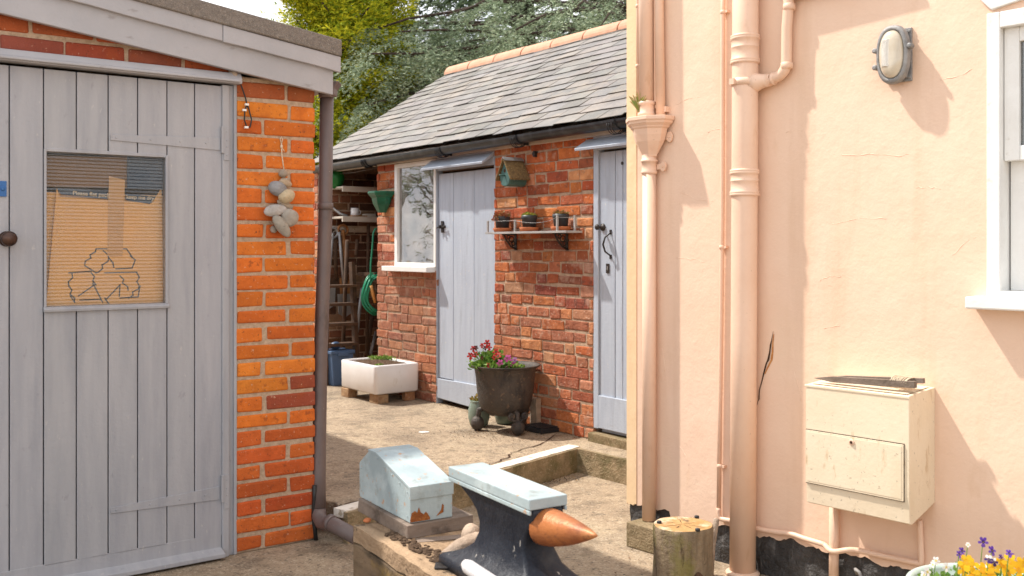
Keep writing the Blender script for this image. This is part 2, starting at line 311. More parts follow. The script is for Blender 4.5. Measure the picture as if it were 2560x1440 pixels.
M['pale_ink'] = flat('cream_lettering', (.80,.68,.5), .6)
M['tape'] = flat('brown_parcel_tape', (.70,.40,.16), .35)
M['tape2'] = M['tape']
M['pole_grey'] = M['steel']
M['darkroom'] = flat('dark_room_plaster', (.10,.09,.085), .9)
M['dustyroom'] = flat('pale_room_plaster', (.34,.32,.29), .9)
M['glass_reed'] = glassy('reeded_glass', .055, (.97,.95,.9), .05, rough=.22)
M['glass_old'] = glassy('dusty_old_glass', .20, (.9,.9,.88), .17, rough=.01, dustc=(.75,.72,.68))
M['glass_house'] = glassy('sash_window_glass', .10, (.5,.52,.52), .02)
M['lampglass'] = pm('ribbed_lamp_glass', (.62,.56,.45), (.5,.42,.3), sc=9, rough=.12, spec=.8, bump=0, coat=.8)
M['curtain'] = flat('white_interior_frame', (.62,.58,.52), .6)
M['blueplate'] = flat('blue_enamel_plate', (.03,.13,.36), .3)
M['leaf_gold'] = pm('golden_cypress_foliage', (1,1,1), (.7,.75,.6), sc=1.2, rough=.8, bump=0, tint=True, trans=.35, spec=.2)
M['leaf_cedar'] = pm('blue_cedar_foliage', (1,1,1), (.7,.74,.7), sc=1.2, rough=.7, bump=0, tint=True, trans=.12, spec=.3)
M['leaf'] = pm('garden_leaf', (1,1,1), (.8,.85,.8), sc=20, rough=.5, bump=0, tint=True, trans=.3)
M['petal'] = pm('flower_petal', (1,1,1), (.9,.9,.9), sc=20, rough=.6, bump=0, tint=True, trans=.25)
M['bark'] = pm('dark_conifer_bark', (.07,.045,.03), (.03,.02,.015), rough=.95, bump=1, bsc=20)
M['pale_bar'] = pm('pale_grey_metal_bar', (.58,.57,.58), (.48,.47,.48), rough=.5, bump=.15)
M['litter'] = pm('dead_leaf_bits', (1,1,1), (.7,.7,.7), rough=.9, bump=0, tint=True)
# ------------------------------------------------------------ ground
K0 = (.389, 6.05); KA = (-.90, 4.40)
g = MB(); g.add([(-80,-60,0),(80,-60,0),(80,140,0),(-80,140,0)], [(0,1,2,3)])
solo('ground', g, M['conc'], None, None, W0, kind='structure')
yard = [(-.825, 4.545), K0, (.68, 5.73), (1.6, 4.75), (9, 5), (9, 16), (-9, 16), (-9, 8), (-3.5, 8), (-.96, 4.66)]
g = MB(); g.prism([(-.77, 4.58), K0, (.70, 5.71), (1.4, 4.95), (6, 4.95), (6, 17), (-9, 17), (-9, 8), (-2.3, 6.5), (-1.06, 4.84), (-.85, 4.78)], .004, UP, 'z')
solo('raised_yard', g, [M['conc']], None, None, W0, kind='structure', bev=.008)
# riser faces and white kerb edge
def strip(P0, P1, w_, z0, z1, mb, side=1, mi=0, n=16, jz=.0, jo=.003):
    a, b = Vector(P0), Vector(P1); d = (b-a).normalized(); q = Vector((d.y, -d.x))*side
    R = []
    for i in range(n+1):
        p = a.lerp(b, i/n); j = random.uniform(-jo, jo); k = random.uniform(-jz, jz)
        R.append([(p.x+q.x*(w_+j), p.y+q.y*(w_+j), z0), (p.x+q.x*(w_+j), p.y+q.y*(w_+j), z1+k), (p.x, p.y, z1+k), (p.x, p.y, z0)])
    mb.rings(R, mi, sm=False)
g = MB(); strip((-.775, 4.58), (.384, 6.05), .030, -.05, UP+.002, g, 1, n=24); strip((.392, 6.062), (1.0, 5.32), .030, -.05, UP+.003, g, 1, n=16)
solo('step', g, M['kerb'], None, None, W0, kind='structure')
g = MB(); strip((-.83, 4.635), (.347, 6.125), .088, UP-.03, UP+.007, g, 1, n=40, jo=.005)
solo('kerb', g, M['kerbwhite'], None, None, W0, kind='structure')
def crack(pts, z, mb, wd=.006):
    P = []
    for i in range(len(pts)-1):
        a, b = Vector(pts[i]), Vector(pts[i+1]); n = 5
        for k in range(n): P.append(a.lerp(b, k/n)+Vector((random.uniform(-.012,.012), random.uniform(-.012,.012)))*(k > 0))
    P.append(Vector(pts[-1])); vs = []; fs = []
    for i, p in enumerate(P):
        q = wd*random.uniform(.3, 1)*(1 if 0 < i < len(P)-1 else .2); t = (P[min(i+1, len(P)-1)]-P[max(0, i-1)]).normalized(); nn = Vector((t.y, -t.x))*q
        vs += [(p.x+nn.x, p.y+nn.y, z), (p.x-nn.x, p.y-nn.y, z)]
        if i: fs.append((2*i-2, 2*i-1, 2*i+1, 2*i))
    mb.add(vs, fs)
g = MB(); crack([gnd(x, y, UP) for x, y in ((1395,1083),(1350,1112),(1276,1133),(1273,1144),(1231,1160),(1200,1168))], UP+.004, g)
crack([gnd(x, y, UP) for x, y in ((1165,1190),(1080,1196),(1000,1205),(905,1252),(860,1262),(812,1272))], UP+.004, g)
solo('ground_crack', g, M['crack'], None, None, W0, kind='structure')
# ------------------------------------------------------------ brickwork
def hsv(r, pal):
    c = r.choice(pal); k = r.uniform(.85, 1.12); return (c[0]*k, c[1]*k*r.uniform(.9, 1.1), c[2]*k)
def bricks(mb, x0, x1, z0, z1, y, pal, r, pitch=.078, bl=.228, hd=.108, jt=.012, proud=.006, jit=.003, mi=1, bond='f', dep=.03, first=0, tone=None, tf=None):
    row = first; z = z0
    while z < z1-.012:
        zt = min(z+pitch-jt, z1); x = x0
        seq = [bl, hd] if bond == 'f' else [bl]
        k = row % 2; off = 0
        if bond == 'r': x = x0-r.uniform(0, bl)
        elif k and bond != 'f': x = x0-bl/2
        while x < x1-.02:
            l = seq[k % len(seq)] if bond == 'f' else (r.choice([.225,.222,.108,.215,.106]) if bond == 'r' else bl)
            l += r.uniform(-.006, .006); a, b = max(x, x0), min(x+l, x1)
            if x1-b < .04: b = x1 if x1-a < bl*1.12 else b
            if b-a > .025:
                c = hsv(r, pal)
                if tone: c = tone((a+b)/2, z, c, r)
                py = y-proud-r.uniform(-.002, .003)
                q = MB(); j = lambda s=1: r.uniform(-jit, jit)*s
                X = [a+j(), b+j()]; Z = [z+j(), zt+j()]
                vs = [(xx+j(), yy, zz+j()) for xx in X for yy in (py, y+dep) for zz in Z]
                q.add(vs, [(0,1,3,2),(4,6,7,5),(0,4,5,1),(2,3,7,6),(0,2,6,4),(1,5,7,3)], mi, c)
                if tf: q.v = [tf(*v) for v in q.v]
                mb.add(q.v, [], 0); n = len(mb.v)-8
                for f in q.f: mb.f.append(tuple(n+i for i in f)); mb.mi.append(mi); mb.col.append(c); mb.sm.append(False)
            x += l+jt; k += 1
            if bond != 'f': k = 0
        z += pitch; row += 1
# ------------------------------------------------------------ garage
R1 = random.Random(3)
PAL1 = [(.66,.165,.022), (.62,.14,.018), (.68,.185,.025), (.58,.125,.018), (.66,.155,.02), (.62,.15,.02)]
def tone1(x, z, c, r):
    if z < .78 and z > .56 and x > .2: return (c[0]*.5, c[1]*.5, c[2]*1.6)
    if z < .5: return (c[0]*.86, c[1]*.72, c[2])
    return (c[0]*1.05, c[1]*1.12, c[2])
T = thing('brick_garage', 'orange brick garage with a grey plank door and a low sloping felt roof', 'garage', F1, (0,0,0))
GAR = T
wm = MB()
wm.box(0, .372, .0, .24, 0, 2.12, 0); wm.box(.148, .372, .24, 4.0, 0, 2.1, 0)
wm.box(-2.6, -1.2, 0, .24, 0, 2.3, 0)
rf = lambda x, o=0: 2.066+(.45-x)*math.tan(math.radians(7.6))+o
wm.prism([(-1.2, 2.10), (0, 2.10), (.0, rf(0,.05)), (-1.2, rf(-1.2,.05))], 0, .24, 'y')
wm.box(-2.6, -2.4, .24, 4.0, 0, 2.45); wm.box(-2.4, .148, 3.8, 4.0, 0, 2.1)
bricks(wm, 0, .378, .008, 2.03, 0, PAL1, R1, pitch=.0775, bl=.242, hd=.1205, tone=tone1, jt=.0145, jit=.0035, first=1)
bricks(wm, 0, .378, 2.03, 2.10, 0, [(.36,.10,.03)], R1, pitch=.0775)
bricks(wm, -1.9, 0, 2.125, 2.185, 0, [(.40,.085,.03), (.26,.07,.04), (.60,.13,.02), (.34,.07,.03)], R1, pitch=.0775, bl=.225, bond='s')
bricks(wm, -1.9, -.35, 2.202, 2.262, 0, [(.45,.10,.03), (.40,.09,.03)], R1, pitch=.0775, bl=.225, bond='s', first=1)
bricks(wm, -1.9, -.9, 2.28, 2.35, 0, [(.45,.10,.03)], R1, pitch=.0775, bond='s')
bricks(wm, .0, 4.0, .008, 2.03, 0, PAL1, R1, pitch=.0775, tf=lambda x, y, z: (.372-y, x+.012, z))
part('wall', wm, [M['mort1'], M['brick1']], T, bev=.0085, bseg=3)
# floor-level dark interior lining
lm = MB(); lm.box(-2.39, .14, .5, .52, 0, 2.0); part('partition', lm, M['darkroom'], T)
# door frame
fm = MB(); fm.box(-.066, -.034, -.012, .08, 0, 2.072); fm.box(-.034, -.001, .004, .08, 0, 2.075); fm.box(-.012, .003, -.006, .03, 0, 2.08)
fm.box(-1.2, -1.1, 0, .08, 0, 2.07)
part('door_frame', fm, M['grey_paint'], T, bev=.004)
lt = MB(); lt.prism([(-.045, 2.078), (-.045, 2.10), (-.03, 2.125), (0, 2.128), (.03, 2.128), (.03, 2.078)], -2.0, .012, 'x')
lt.box(-2.0, 0, -.058, -.0455, 2.083, 2.094)
part('lintel', lt, M['grey_fascia'], T, bev=.003)
dm = MB(); zs0, zs1 = .097, 2.066
pxs = [555, 486, 417, 343.5, 270, 190.5, 108.5, 23, -62, -150]
xs = [F1.x(p) for p in pxs]
wx0, wz1 = F1.p(113, 379); wx1 = F1.x(415); wz0 = F1.p(262, 764)[1]; wz1 = F1.p(262, 380)[1]
for i in range(len(xs)-1):
    a, b = xs[i+1]+.0022, xs[i]-.0022; k = R1.uniform(.96, 1.04); col = (k, k, k*R1.uniform(.99, 1.02))
    inside = a > wx0-.02 and b < wx1+.02
    if inside:
        dm.box(a, b, -.004, .02, zs0, wz0, 0, col); dm.box(a, b, -.004, .02, wz1+.003*math.sin(i*2), zs1, 0, col)
    else: dm.box(a, b, -.004+R1.uniform(-.001,.001), .02, zs0, zs1, 0, col)
dm.box(-1.15, -.07, .018, .03, .05, wz0-.01, 1); dm.box(-1.15, -.07, .018, .03, wz1+.01, 2.07, 1)
dm.box(-1.15, wx0-.005, .018, .03, wz0-.01, wz1+.01, 1); dm.box(wx1+.005, -.07, .018, .03, wz0-.01, wz1+.01, 1)
DR = part('door', dm, [M['grey_paint'], M['navy']], T, bev=.0022)
rm = MB(); rm.prism([(-.004, .045), (-.055, .03), (-.055, -.0+.012), (-.045, .010), (.02, .010), (.02, .10), (-.004, .104)][::1], -1.15, -.068, 'x')
for v in range(len(rm.v)):
    x, y, z = rm.v[v]; rm.v[v] = (x, y, z)
part('bottom_rail', rm, M['grey_paint'], DR, bev=.002)
wf = MB()
wf.box(wx0-.006, wx0+.004, -.008, .03, wz0, wz1); wf.box(wx1-.004, wx1+.008, -.010, .03, wz0, wz1)
wf.prism([(-.018, wz0-.018), (.03, wz0-.018), (.03, wz0+.004), (-.004, wz0+.002), (-.020, wz0-.006)], wx0-.008, wx1+.010, 'x')
wf.box(wx0, wx1, -.006, .03, wz1-.010, wz1+.004)
WN = part('window', wf, M['grey_paint'], DR, bev=.002)
# reeded pane: horizontal ribs in real geometry
gm = MB(); nz = 4*44; vs = []; fs = []
for i in range(nz+1):
    z = wz0+.003+(wz1-wz0-.01)*i/nz; y = .0015+.0055*abs(math.sin(PI*i/4))
    vs += [(wx0+.003, y, z), (wx1-.003, y, z)]
    if i: fs.append((2*i-2, 2*i-1, 2*i+1, 2*i))
gm.add(vs, fs, sm=True)
part('reeded_pane', gm, M['glass_reed'], DR)
def strap(mb, px0, y0a, y0b, px1, y1a, y1b):
    (a, za), (_, zb) = F1.p(px0, y0a, .008), F1.p(px0, y0b, .008); (b, zc), (_, zd) = F1.p(px1, y1a, .008), F1.p(px1, y1b, .008)
    mb.prism([(a, za), (a, zb), (b, zd), (b, zc)], -.0085, -.0045, 'y')
    for t in (.05, .35, .62, .86):
        x = a+(b-a)*t; z = (za+zb)/2+((zc+zd)/2-(za+zb)/2)*t; mb.lathe([(.0045,0),(.004,.002),(.002,.003)], (x, -.0085, z), 8, ax='y')
for q in ((276, 336, 350, 551, 344, 376), (276, 1270, 1284, 549, 1216, 1249)):
    h = MB(); strap(h, *q); (x, z) = F1.p(552, (q[4]+q[5])/2-20, .01); z1 = F1.p(552, q[4]-28, .01)[1]; z0 = F1.p(552, q[5]+24, .01)[1]
    h.box(-.066-.006, -.066+.006, -.020, -.006, z0+.03, z1); h.box(-.060, -.036, -.016, -.012, z0, z1)
    for k in (.15, .4, .6, .85): h.lathe([(.004,0),(.003,.002)], (-.047, -.016, z0+(z1-z0)*k), 8, ax='y')
    part('strap_hinge', h, M['grey_paint'], DR, bev=.001)
kx, kz = F1.p(22, 597, .05)
k = MB(); k.lathe([(.030, 0), (.030, .004), (.014, .008), (.011, .03), (.018, .036), (.028, .045), (.030, .055), (.026, .066), (.015, .072), (.002, .074)], (kx, -.004, kz), 24, ax='y')
part('door_knob', k, M['bronze'], DR)
bx, bz = F1.p(0, 472)
k = MB(); k.box(bx-.03, bx+.022, -.008, -.004, bz-.03, bz+.03); k.lathe([(.008, 0), (.006, .006)], (bx+.008, -.008, bz), 12, ax='y')
part('blue_plate', k, M['blueplate'], DR, bev=.001)
# fascia boards and roof
def sl(mb, xa, xb, o0, o1, ya, yb, mi=0, wav=0):
    n = 24; R = []
    for i in range(n+1):
        x = xa+(xb-xa)*i/n; w_ = math.sin(x*7)*wav+math.sin(x*19+1)*wav*.5
        R.append([(x, ya, rf(x, o0)+w_), (x, yb, rf(x, o0)+w_), (x, yb, rf(x, o1)), (x, ya, rf(x, o1))])
    mb.rings(R, mi, sm=False)
b1 = MB(); sl(b1, -2.7, .442, 0, .118, -.062, -.036); part('lower_fascia_board', b1, M['grey_fascia'], T, bev=.003)
b2 = MB(); sl(b2, -2.7, -.09, .112, .182, -.082, -.0625, wav=.002); sl(b2, -.0885, .470, .108, .180, -.085, -.0625, wav=.002); part('upper_fascia_board', b2, M['grey_fascia'], T, bev=.003)
b3 = MB(); sl(b3, -2.7, .472, .181, .258, -.094, 4.1, wav=.001); RO = part('roof', b3, M['felt'], T, bev=.006)
so_ = MB(); sl(so_, -2.6, .37, .02, .10, .05, 4.0); part('soffit', so_, M['grey_fascia'], T)
b4 = MB(); b4.box(.40, .455, -.03, 4.05, 2.09, 2.24); part('eaves_board', b4, M['grey_fascia'], T, bev=.003)
# cardboard behind the pane
T = thing('cardboard_box', 'folded brown cardboard box with navy printed band behind the ribbed door window', 'box', F1, (-.5,.10,.9))
def q(px, py): return F1.p(px, py, -.042)
cbm = MB(); A, B_, C_, D_ = q(140,468), q(402,488), q(408,800), q(116,800)
A0 = q(148, 492)
cbm.prism([q(142,470), q(150,492), q(380,508), q(404,470), q(410,800), q(112,800)], .042, .05, 'y'); 
cbm.box(D_[0]-.05, C_[0]+.03, .060, .35, .75, A[1]-.02)
CB = part('panel', cbm, M['card'], T)
nb = MB(); nb.prism([q(142,470), q(152,486), q(268,498), q(268,480)], .0405, .0415, 'y'); nb.prism([q(314,484), q(314,500), q(374,510), q(390,492)], .0405, .0415, 'y')
part('printed_band', nb, M['navy'], T)
tp = MB(); tp.prism([q(272,440), q(312,450), q(306,640), q(268,640)], .0395, .0403, 'y'); part('parcel_tape', tp, M['tape'], T)
# darker flaps above
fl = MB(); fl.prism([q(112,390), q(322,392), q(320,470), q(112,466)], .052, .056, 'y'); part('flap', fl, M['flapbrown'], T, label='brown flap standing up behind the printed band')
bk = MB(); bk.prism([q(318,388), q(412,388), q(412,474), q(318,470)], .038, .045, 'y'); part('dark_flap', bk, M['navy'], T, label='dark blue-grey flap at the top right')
def text(s, size, mat, par, o, ax='y', rot=0, name='lettering', ext=.0004):
    cu = bpy.data.curves.new('t', 'FONT'); cu.body = s; cu.size = size; cu.extrude = ext; cu.offset = size*.012
    ob = bpy.data.objects.new('t', cu); link(ob); dg = bpy.context.evaluated_depsgraph_get(); me = bpy.data.meshes.new_from_object(ob.evaluated_get(dg))
    bpy.data.objects.remove(ob); me.name = name
    me.transform(Matrix.Translation(Vector(o)-OR[par.name])@Matrix.Rotation(rot, 4, 'Y')@Matrix.Rotation(PI/2, 4, 'X'))
    me.materials.clear(); me.materials.append(mat); x = bpy.data.objects.new(name, me); link(x); x.parent = par; OR[x.name] = OR[par.name]; return x
p = q(181, 487); text('Please flat pack', .0235, M['pale_ink'], T, (p[0], .0398, p[1]), rot=math.radians(2))
p = q(315, 496); text('keep me dry', .0225, M['pale_ink'], T, (p[0], .0398, p[1]), rot=math.radians(2))
rs = MB()
def stroke(pts, wd=.0024):
    for i in range(len(pts)-1):
        a, b = Vector(q(*pts[i])), Vector(q(*pts[i+1])); d = (b-a).normalized(); n_ = Vector((-d.y, d.x))*wd
        a -= d*wd; b += d*wd
        rs.prism([tuple(a+n_), tuple(b+n_), tuple(b-n_), tuple(a-n_)], .0403, .0412, 'y')
def zig(pts, amp=4, st=9):
    o = [pts[0]]
    for i in range(len(pts)-1):
        a, b = Vector(pts[i]), Vector(pts[i+1]); n = max(1, int((b-a).length/st))
        for k_ in range(1, n+1): o.append(tuple(a.lerp(b, k_/n)+Vector((amp*(1 if k_ % 2 else -1)*(k_ < n), 0))))
    return o
stroke([(240,622),(316,622),(330,642)]); stroke(zig([(240,622),(212,660)])); stroke([(212,664),(240,682),(246,680)]); stroke(zig([(246,680),(272,645)])); stroke([(272,645),(268,635),(258,627)])
stroke(zig([(272,645),(284,668)])); stroke([(290,672),(330,670),(338,650)]); stroke(zig([(338,650),(326,640)])); 
stroke([(172,682),(228,678)]); stroke(zig([(180,684),(172,715),(186,755)])); stroke(zig([(228,682),(240,712)])); stroke([(186,755),(176,740)]); stroke([(196,740),(236,712)]); stroke([(232,708),(256,755)]); stroke([(200,750),(250,748)])
stroke([(262,682),(342,680)]); stroke(zig([(300,690),(320,725)])); stroke(zig([(342,682),(348,715),(322,745)])); stroke([(264,750),(300,712),(298,740)]); stroke([(300,745),(345,742),(350,715)]); stroke([(262,745),(272,760)])
part('recycling_symbol', rs, M['greyink'], T)
# ------------------------------------------------------------ outhouse
R2 = random.Random(11)
PAL2 = [(.50,.145,.05), (.44,.11,.042), (.54,.175,.055), (.38,.10,.05), (.54,.20,.08), (.47,.13,.05), (.32,.10,.055), (.56,.27,.15), (.48,.14,.045)]
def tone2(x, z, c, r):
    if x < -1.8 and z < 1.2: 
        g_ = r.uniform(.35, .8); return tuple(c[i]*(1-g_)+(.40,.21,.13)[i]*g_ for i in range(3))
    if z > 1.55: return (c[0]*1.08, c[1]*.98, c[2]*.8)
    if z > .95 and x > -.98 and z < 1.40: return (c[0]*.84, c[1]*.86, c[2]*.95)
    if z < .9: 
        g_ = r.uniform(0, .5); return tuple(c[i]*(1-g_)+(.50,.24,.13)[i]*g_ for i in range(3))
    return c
T = thing('outhouse', 'low red brick outhouse with pale blue doors and a grey slate roof', 'outhouse', F2, (0,0,UP))
OUT = T
XW0, XW1 = F2.x(989), F2.x(1089); XL = -2.81; XD1 = -1.077; SILL = 1.175; TOP = 2.06
wm = MB()
def seg(x0, x1, z0, z1, **k):
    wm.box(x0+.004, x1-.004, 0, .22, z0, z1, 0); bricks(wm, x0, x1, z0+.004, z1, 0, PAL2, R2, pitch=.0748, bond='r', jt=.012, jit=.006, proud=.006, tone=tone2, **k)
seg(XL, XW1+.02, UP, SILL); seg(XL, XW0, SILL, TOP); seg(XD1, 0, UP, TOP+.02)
wm.box(XW1+.02, XD1, .05, .2, 1.95, TOP); wm.box(0, .85, .05, .2, 1.97, TOP); wm.box(.78, .9, 0, .22, UP, TOP)
# return of the corner and end walls
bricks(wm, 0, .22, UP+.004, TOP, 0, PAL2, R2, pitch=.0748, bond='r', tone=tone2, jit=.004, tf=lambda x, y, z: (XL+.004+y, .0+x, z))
wm.box(-2.74, -2.62, .22, 3.1, UP, TOP); wm.box(-2.74, .9, 3.0, 3.1, UP, TOP); wm.box(.8, .9, .22, 3.0, UP, TOP)
part('wall', wm, [M['mort2'], M['brick2']], T, bev=.007, bseg=2)
# open bay: end wall and back wall
XE = -3.75
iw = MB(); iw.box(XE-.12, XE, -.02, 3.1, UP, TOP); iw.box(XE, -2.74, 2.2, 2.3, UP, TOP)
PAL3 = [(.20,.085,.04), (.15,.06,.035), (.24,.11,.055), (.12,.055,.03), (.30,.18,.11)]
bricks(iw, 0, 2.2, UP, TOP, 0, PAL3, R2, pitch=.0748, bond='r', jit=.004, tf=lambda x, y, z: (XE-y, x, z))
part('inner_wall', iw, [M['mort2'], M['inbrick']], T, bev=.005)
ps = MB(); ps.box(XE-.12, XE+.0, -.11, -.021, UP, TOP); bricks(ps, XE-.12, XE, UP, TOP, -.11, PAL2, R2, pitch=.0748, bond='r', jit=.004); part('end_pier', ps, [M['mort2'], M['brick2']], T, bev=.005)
# roof
ER = (-.085, 2.135); RR = (1.565, 3.20); sl_ = Vector((RR[0]-ER[0], RR[1]-ER[1])); SLN = sl_.length; sd = sl_.normalized(); sn = Vector((-sd.y, sd.x))
XRL, XRR = -4.03, .95
rm = MB()
rm.prism([(ER[0]+.03, ER[1]-.035), (RR[0], RR[1]-.05), (3.2, 2.08), (3.2, 2.05), (RR[0], RR[1]-.10), (ER[0]+.06, ER[1]-.05)], XRL+.03, XRR, 'x', 1)
rows = 15; ex = SLN/rows
for r in range(rows):
    x = XRL-R2.uniform(0, .04)+(r % 2)*-.11
    while x < XRR:
        wv = .222+R2.uniform(-.004, .004); a = max(x+.002, XRL+R2.uniform(-.008, .006)); b = x+wv-.002
        if b-a > .03:
            s0 = r*ex+R2.uniform(-.008, .006); s1 = min(s0+ex*1.75, SLN); k = R2.uniform(.78, 1.18); cc_ = (k*R2.uniform(.97, 1.05), k, k*R2.uniform(.93, 1.03))
            lift = .017+R2.uniform(0, .006); t = .006; dz = R2.uniform(-.003, .003)
            def P(x_, s, h): v = Vector(ER)+sd*s+sn*h; return (x_, v.x, v.y)
            ck = R2.uniform(-.006, .006)
            vs = [P(a, s0+ck, lift), P(b, s0-ck, lift+dz), P(b, s1, .006), P(a, s1, .006), P(a, s0+ck, lift+t), P(b, s0-ck, lift+t+dz), P(b, s1, .006+t), P(a, s1, .006+t)]
            rm.add(vs, [(0,3,2,1),(4,5,6,7),(0,1,5,4),(1,2,6,5),(2,3,7,6),(3,0,4,7)], 0, cc_)
        x += wv
# back slope
bk = [(3.2, 2.13), (RR[0], RR[1]+.02), (RR[0], RR[1]), (3.2, 2.11)]
rm.prism(bk, XRL, XRR, 'x', 0)
RO2 = part('roof', rm, [M['slate'], M['felt']], T, bev=.0015, bseg=1)
# ridge tiles
rt = MB(); x = XRL
while x < XRR:
    pr = [(RR[0]+math.cos(a)*.115, RR[1]-.045+math.sin(a)*.105) for a in [PI*k/12 for k in range(13)]]
    inn = [(RR[0]+math.cos(a)*.10, RR[1]-.045+math.sin(a)*.09) for a in [PI*k/12 for k in range(13)]][::-1]
    dz = R2.uniform(-.004, .004); rt.prism([(u, v+dz) for u, v in pr+inn], x, x+.43, 'x', 0, sm=False)
    rt.prism([(RR[0]+math.cos(a)*.10, RR[1]-.045+math.sin(a)*.092+dz) for a in [PI*k/10 for k in range(11)]], x+.43, x+.445, 'x')
    x += .445
part('ridge_tiles', rt, M['ridge'], RO2, bev=.004)
vg = MB(); vg.prism([(ER[0], ER[1]-.05), (RR[0], RR[1]-.06), (3.2, 2.0), (3.2, 1.9), (RR[0], RR[1]-.17), (ER[0]+.02, ER[1]-.14)], XRL+.02, XRL+.04, 'x'); part('bargeboard', vg, M['shelfwhite'], T)
for gx0 in (XE-.12, .8): gw = MB(); gw.prism([(0, TOP), (RR[0], RR[1]-.12), (3.1, TOP)], gx0, gx0+.11, 'x'); part('gable', gw, M['mort2'], T)
# eaves timber, gutter
em = MB(); em.box(XRL+.05, XRR, -.035, -.002, TOP-.005, TOP+.05); em.box(XRL+.05, XRR, -.05, -.036, TOP+.03, TOP+.075)
part('eaves_board', em, M['shelfwhite'], T, bev=.002)
def gut(mb, x0, x1, dz0, dz1, r=.052, cy=-.105):
    o = [(cy+math.cos(a)*r, math.sin(a)*r) for a in [-PI*k/12 for k in range(13)]]; i_ = [(cy+math.cos(a)*(r-.006), math.sin(a)*(r-.006)) for a in [-PI*k/12 for k in range(13)]][::-1]
    R = []; 
    for k in range(9):
        x = x0+(x1-x0)*k/8; z = 2.125+dz0+(dz1-dz0)*k/8; R.append([(x, a, z+b) for a, b in o+i_])
    mb.rings(R, sm=False)
gm = MB(); gut(gm, -4.1, XRR, -.03, .0); 
GT = part('gutter', gm, M['black'], T)
for px in (923, 1110, 1300, 1546):
    x = F2.x(px, .1); b = MB(); gut(b, x-.035, x+.03, -.03+.03*(x+4.1)/5.0, -.03+.03*(x+4.1)/5.0, r=.060); b.box(x-.012, x+.012, -.06, -.02, 2.055, 2.075)
    for k in range(3): b.tube([(x-.03+k*.02+.005*math.sin(t), -.105+math.cos(t)*.062, 2.12-.02+math.sin(t)*.062) for t in [-PI*j/10 for j in range(11)]], .003, 6)
    part('gutter_bracket', b, M['black'], GT)
# doors
def planks(mb, xs, z0, z1, y, mi=0, r=R2, rag=0):
    for i in range(len(xs)-1):
        k = r.uniform(.95, 1.05); mb.box(min(xs[i], xs[i+1])+.0025, max(xs[i], xs[i+1])-.0025, y+r.uniform(-.0015, .0015), y+.022, z0+r.uniform(-rag, rag), z1, mi, (k, k, k))
XA, XB = F2.x(1094), F2.x(1237)
d = MB(); xs = [XA, F2.x(1131), F2.x(1183), XB-.012]; planks(d, xs, UP+.20, 1.93, .008, rag=.006); d.box(XA, XB-.01, .028, .045, UP+.03, 1.93)
D1 = part('door', d, M['blue_door'], T, bev=.002, label='pale blue plank door beside the small window')
rl = MB(); rl.prism([(XA, UP+.045), (XB-.012, UP+.02), (XB-.012, UP+.205), (XA, UP+.195)], -.004, .012, 'y'); part('bottom_rail', rl, M['blue_door'], D1, bev=.003)
f = MB(); f.box(XW1+.022, XA-.004, -.008, .05, UP, 1.99); f.box(XB-.008, XB+.004, -.001, .05, UP, 1.99); f.box(XW1+.022, XD1, -.006, .05, 1.955, 2.055); part('door_frame', f, M['blue_door'], T, bev=.002)
lx, lz = F2.p(1100, 567, .02)
h = MB(); h.box(lx-.014, lx+.012, -.004, .008, lz-.045, lz+.045); h.box(lx-.035, lx+.05, -.014, -.006, lz-.006, lz+.006); h.lathe([(.012,0),(.01,.012),(.004,.016)], (lx+.05, -.004, lz), 10, ax='y'); h.box(lx-.01, lx+.0, -.028, -.01, lz-.014, lz+.014); h.tube([(lx-.03,-.01,lz),(lx-.05,-.02,lz-.01)], .005, 6)
part('latch', h, M['iron'], D1, bev=.001)
XC = .865
d = MB(); x2 = [F2.x(1497), F2.x(1535.5), .26, .40, .55, .70, XC-.06]; planks(d, x2, UP+.23, 1.955, .008, rag=.004); d.box(x2[0], x2[-1], .028, .045, UP+.06, 1.95)
D2 = part('door', d, M['blue_door'], T, bev=.002, label='pale blue plank door beside the peach house corner')
z1 = F2.p(1535, 995)[1]; z0 = F2.p(1535, 1078)[1]
rl = MB(); rl.box(x2[0], x2[-1], -.006, .010, z0, z1); part('bottom_rail', rl, M['blue_door'], D2, bev=.003)
f = MB(); f.box(.003, x2[0]-.003, -.004, .05, UP+.08, 2.0); f.box(.003, .86, -.006, .05, 1.97, 2.06); part('door_frame', f, M['blue_door'], T, bev=.002)
st = MB(); st.box(.0, .80, -.05, .05, UP-.01, UP+.055); part('threshold', st, M['kerb'], T, bev=.006)
hx, hz = F2.p(1516, 609, .03)
h = MB(); zt = F2.p(1516, 581, .0)[1]; zb = F2.p(1516, 641, .0)[1]
h.tube([(hx, .006, zt), (hx-.004, -.006, zt-.012), (hx-.012, -.030, zt-.03), (hx-.018, -.042, (zt+zb)/2), (hx-.012, -.030, zb+.03), (hx-.004, -.006, zb+.012), (hx, .006, zb)], [.004,.005,.006,.007,.006,.005,.004], 8)
h.box(hx-.008, hx+.008, .002, .008, zt-.012, zt+.016); h.box(hx-.008, hx+.008, .002, .008, zb-.016, zb+.012)
part('pull_handle', h, M['iron'], D2)
kx, kz = F2.p(1500, 568, .02); h = MB(); h.lathe([(.024, 0), (.022, .006), (.008, .01), (.008, .035), (.016, .04), (.019, .05), (.012, .058), (.002, .06)], (kx, .004, kz), 16, ax='y'); part('knob', h, M['iron'], D2)
kx, kz = F2.p(1518, 671, .0); h = MB(); h.box(kx-.014, kx+.014, .001, .008, kz-.030, kz+.030); h.box(kx-.004, kx+.004, -.001, .002, kz-.012, kz+.012, 1); part('escutcheon', h, [M['iron'], M['steel']], D2, bev=.003)
kx, kz = F2.p(1554, 408); h = MB(); h.lathe([(.011, 0), (.011, .002)], (kx, .006, kz), 12, ax='y'); part('knot_hole', h, M['iron'], D2)
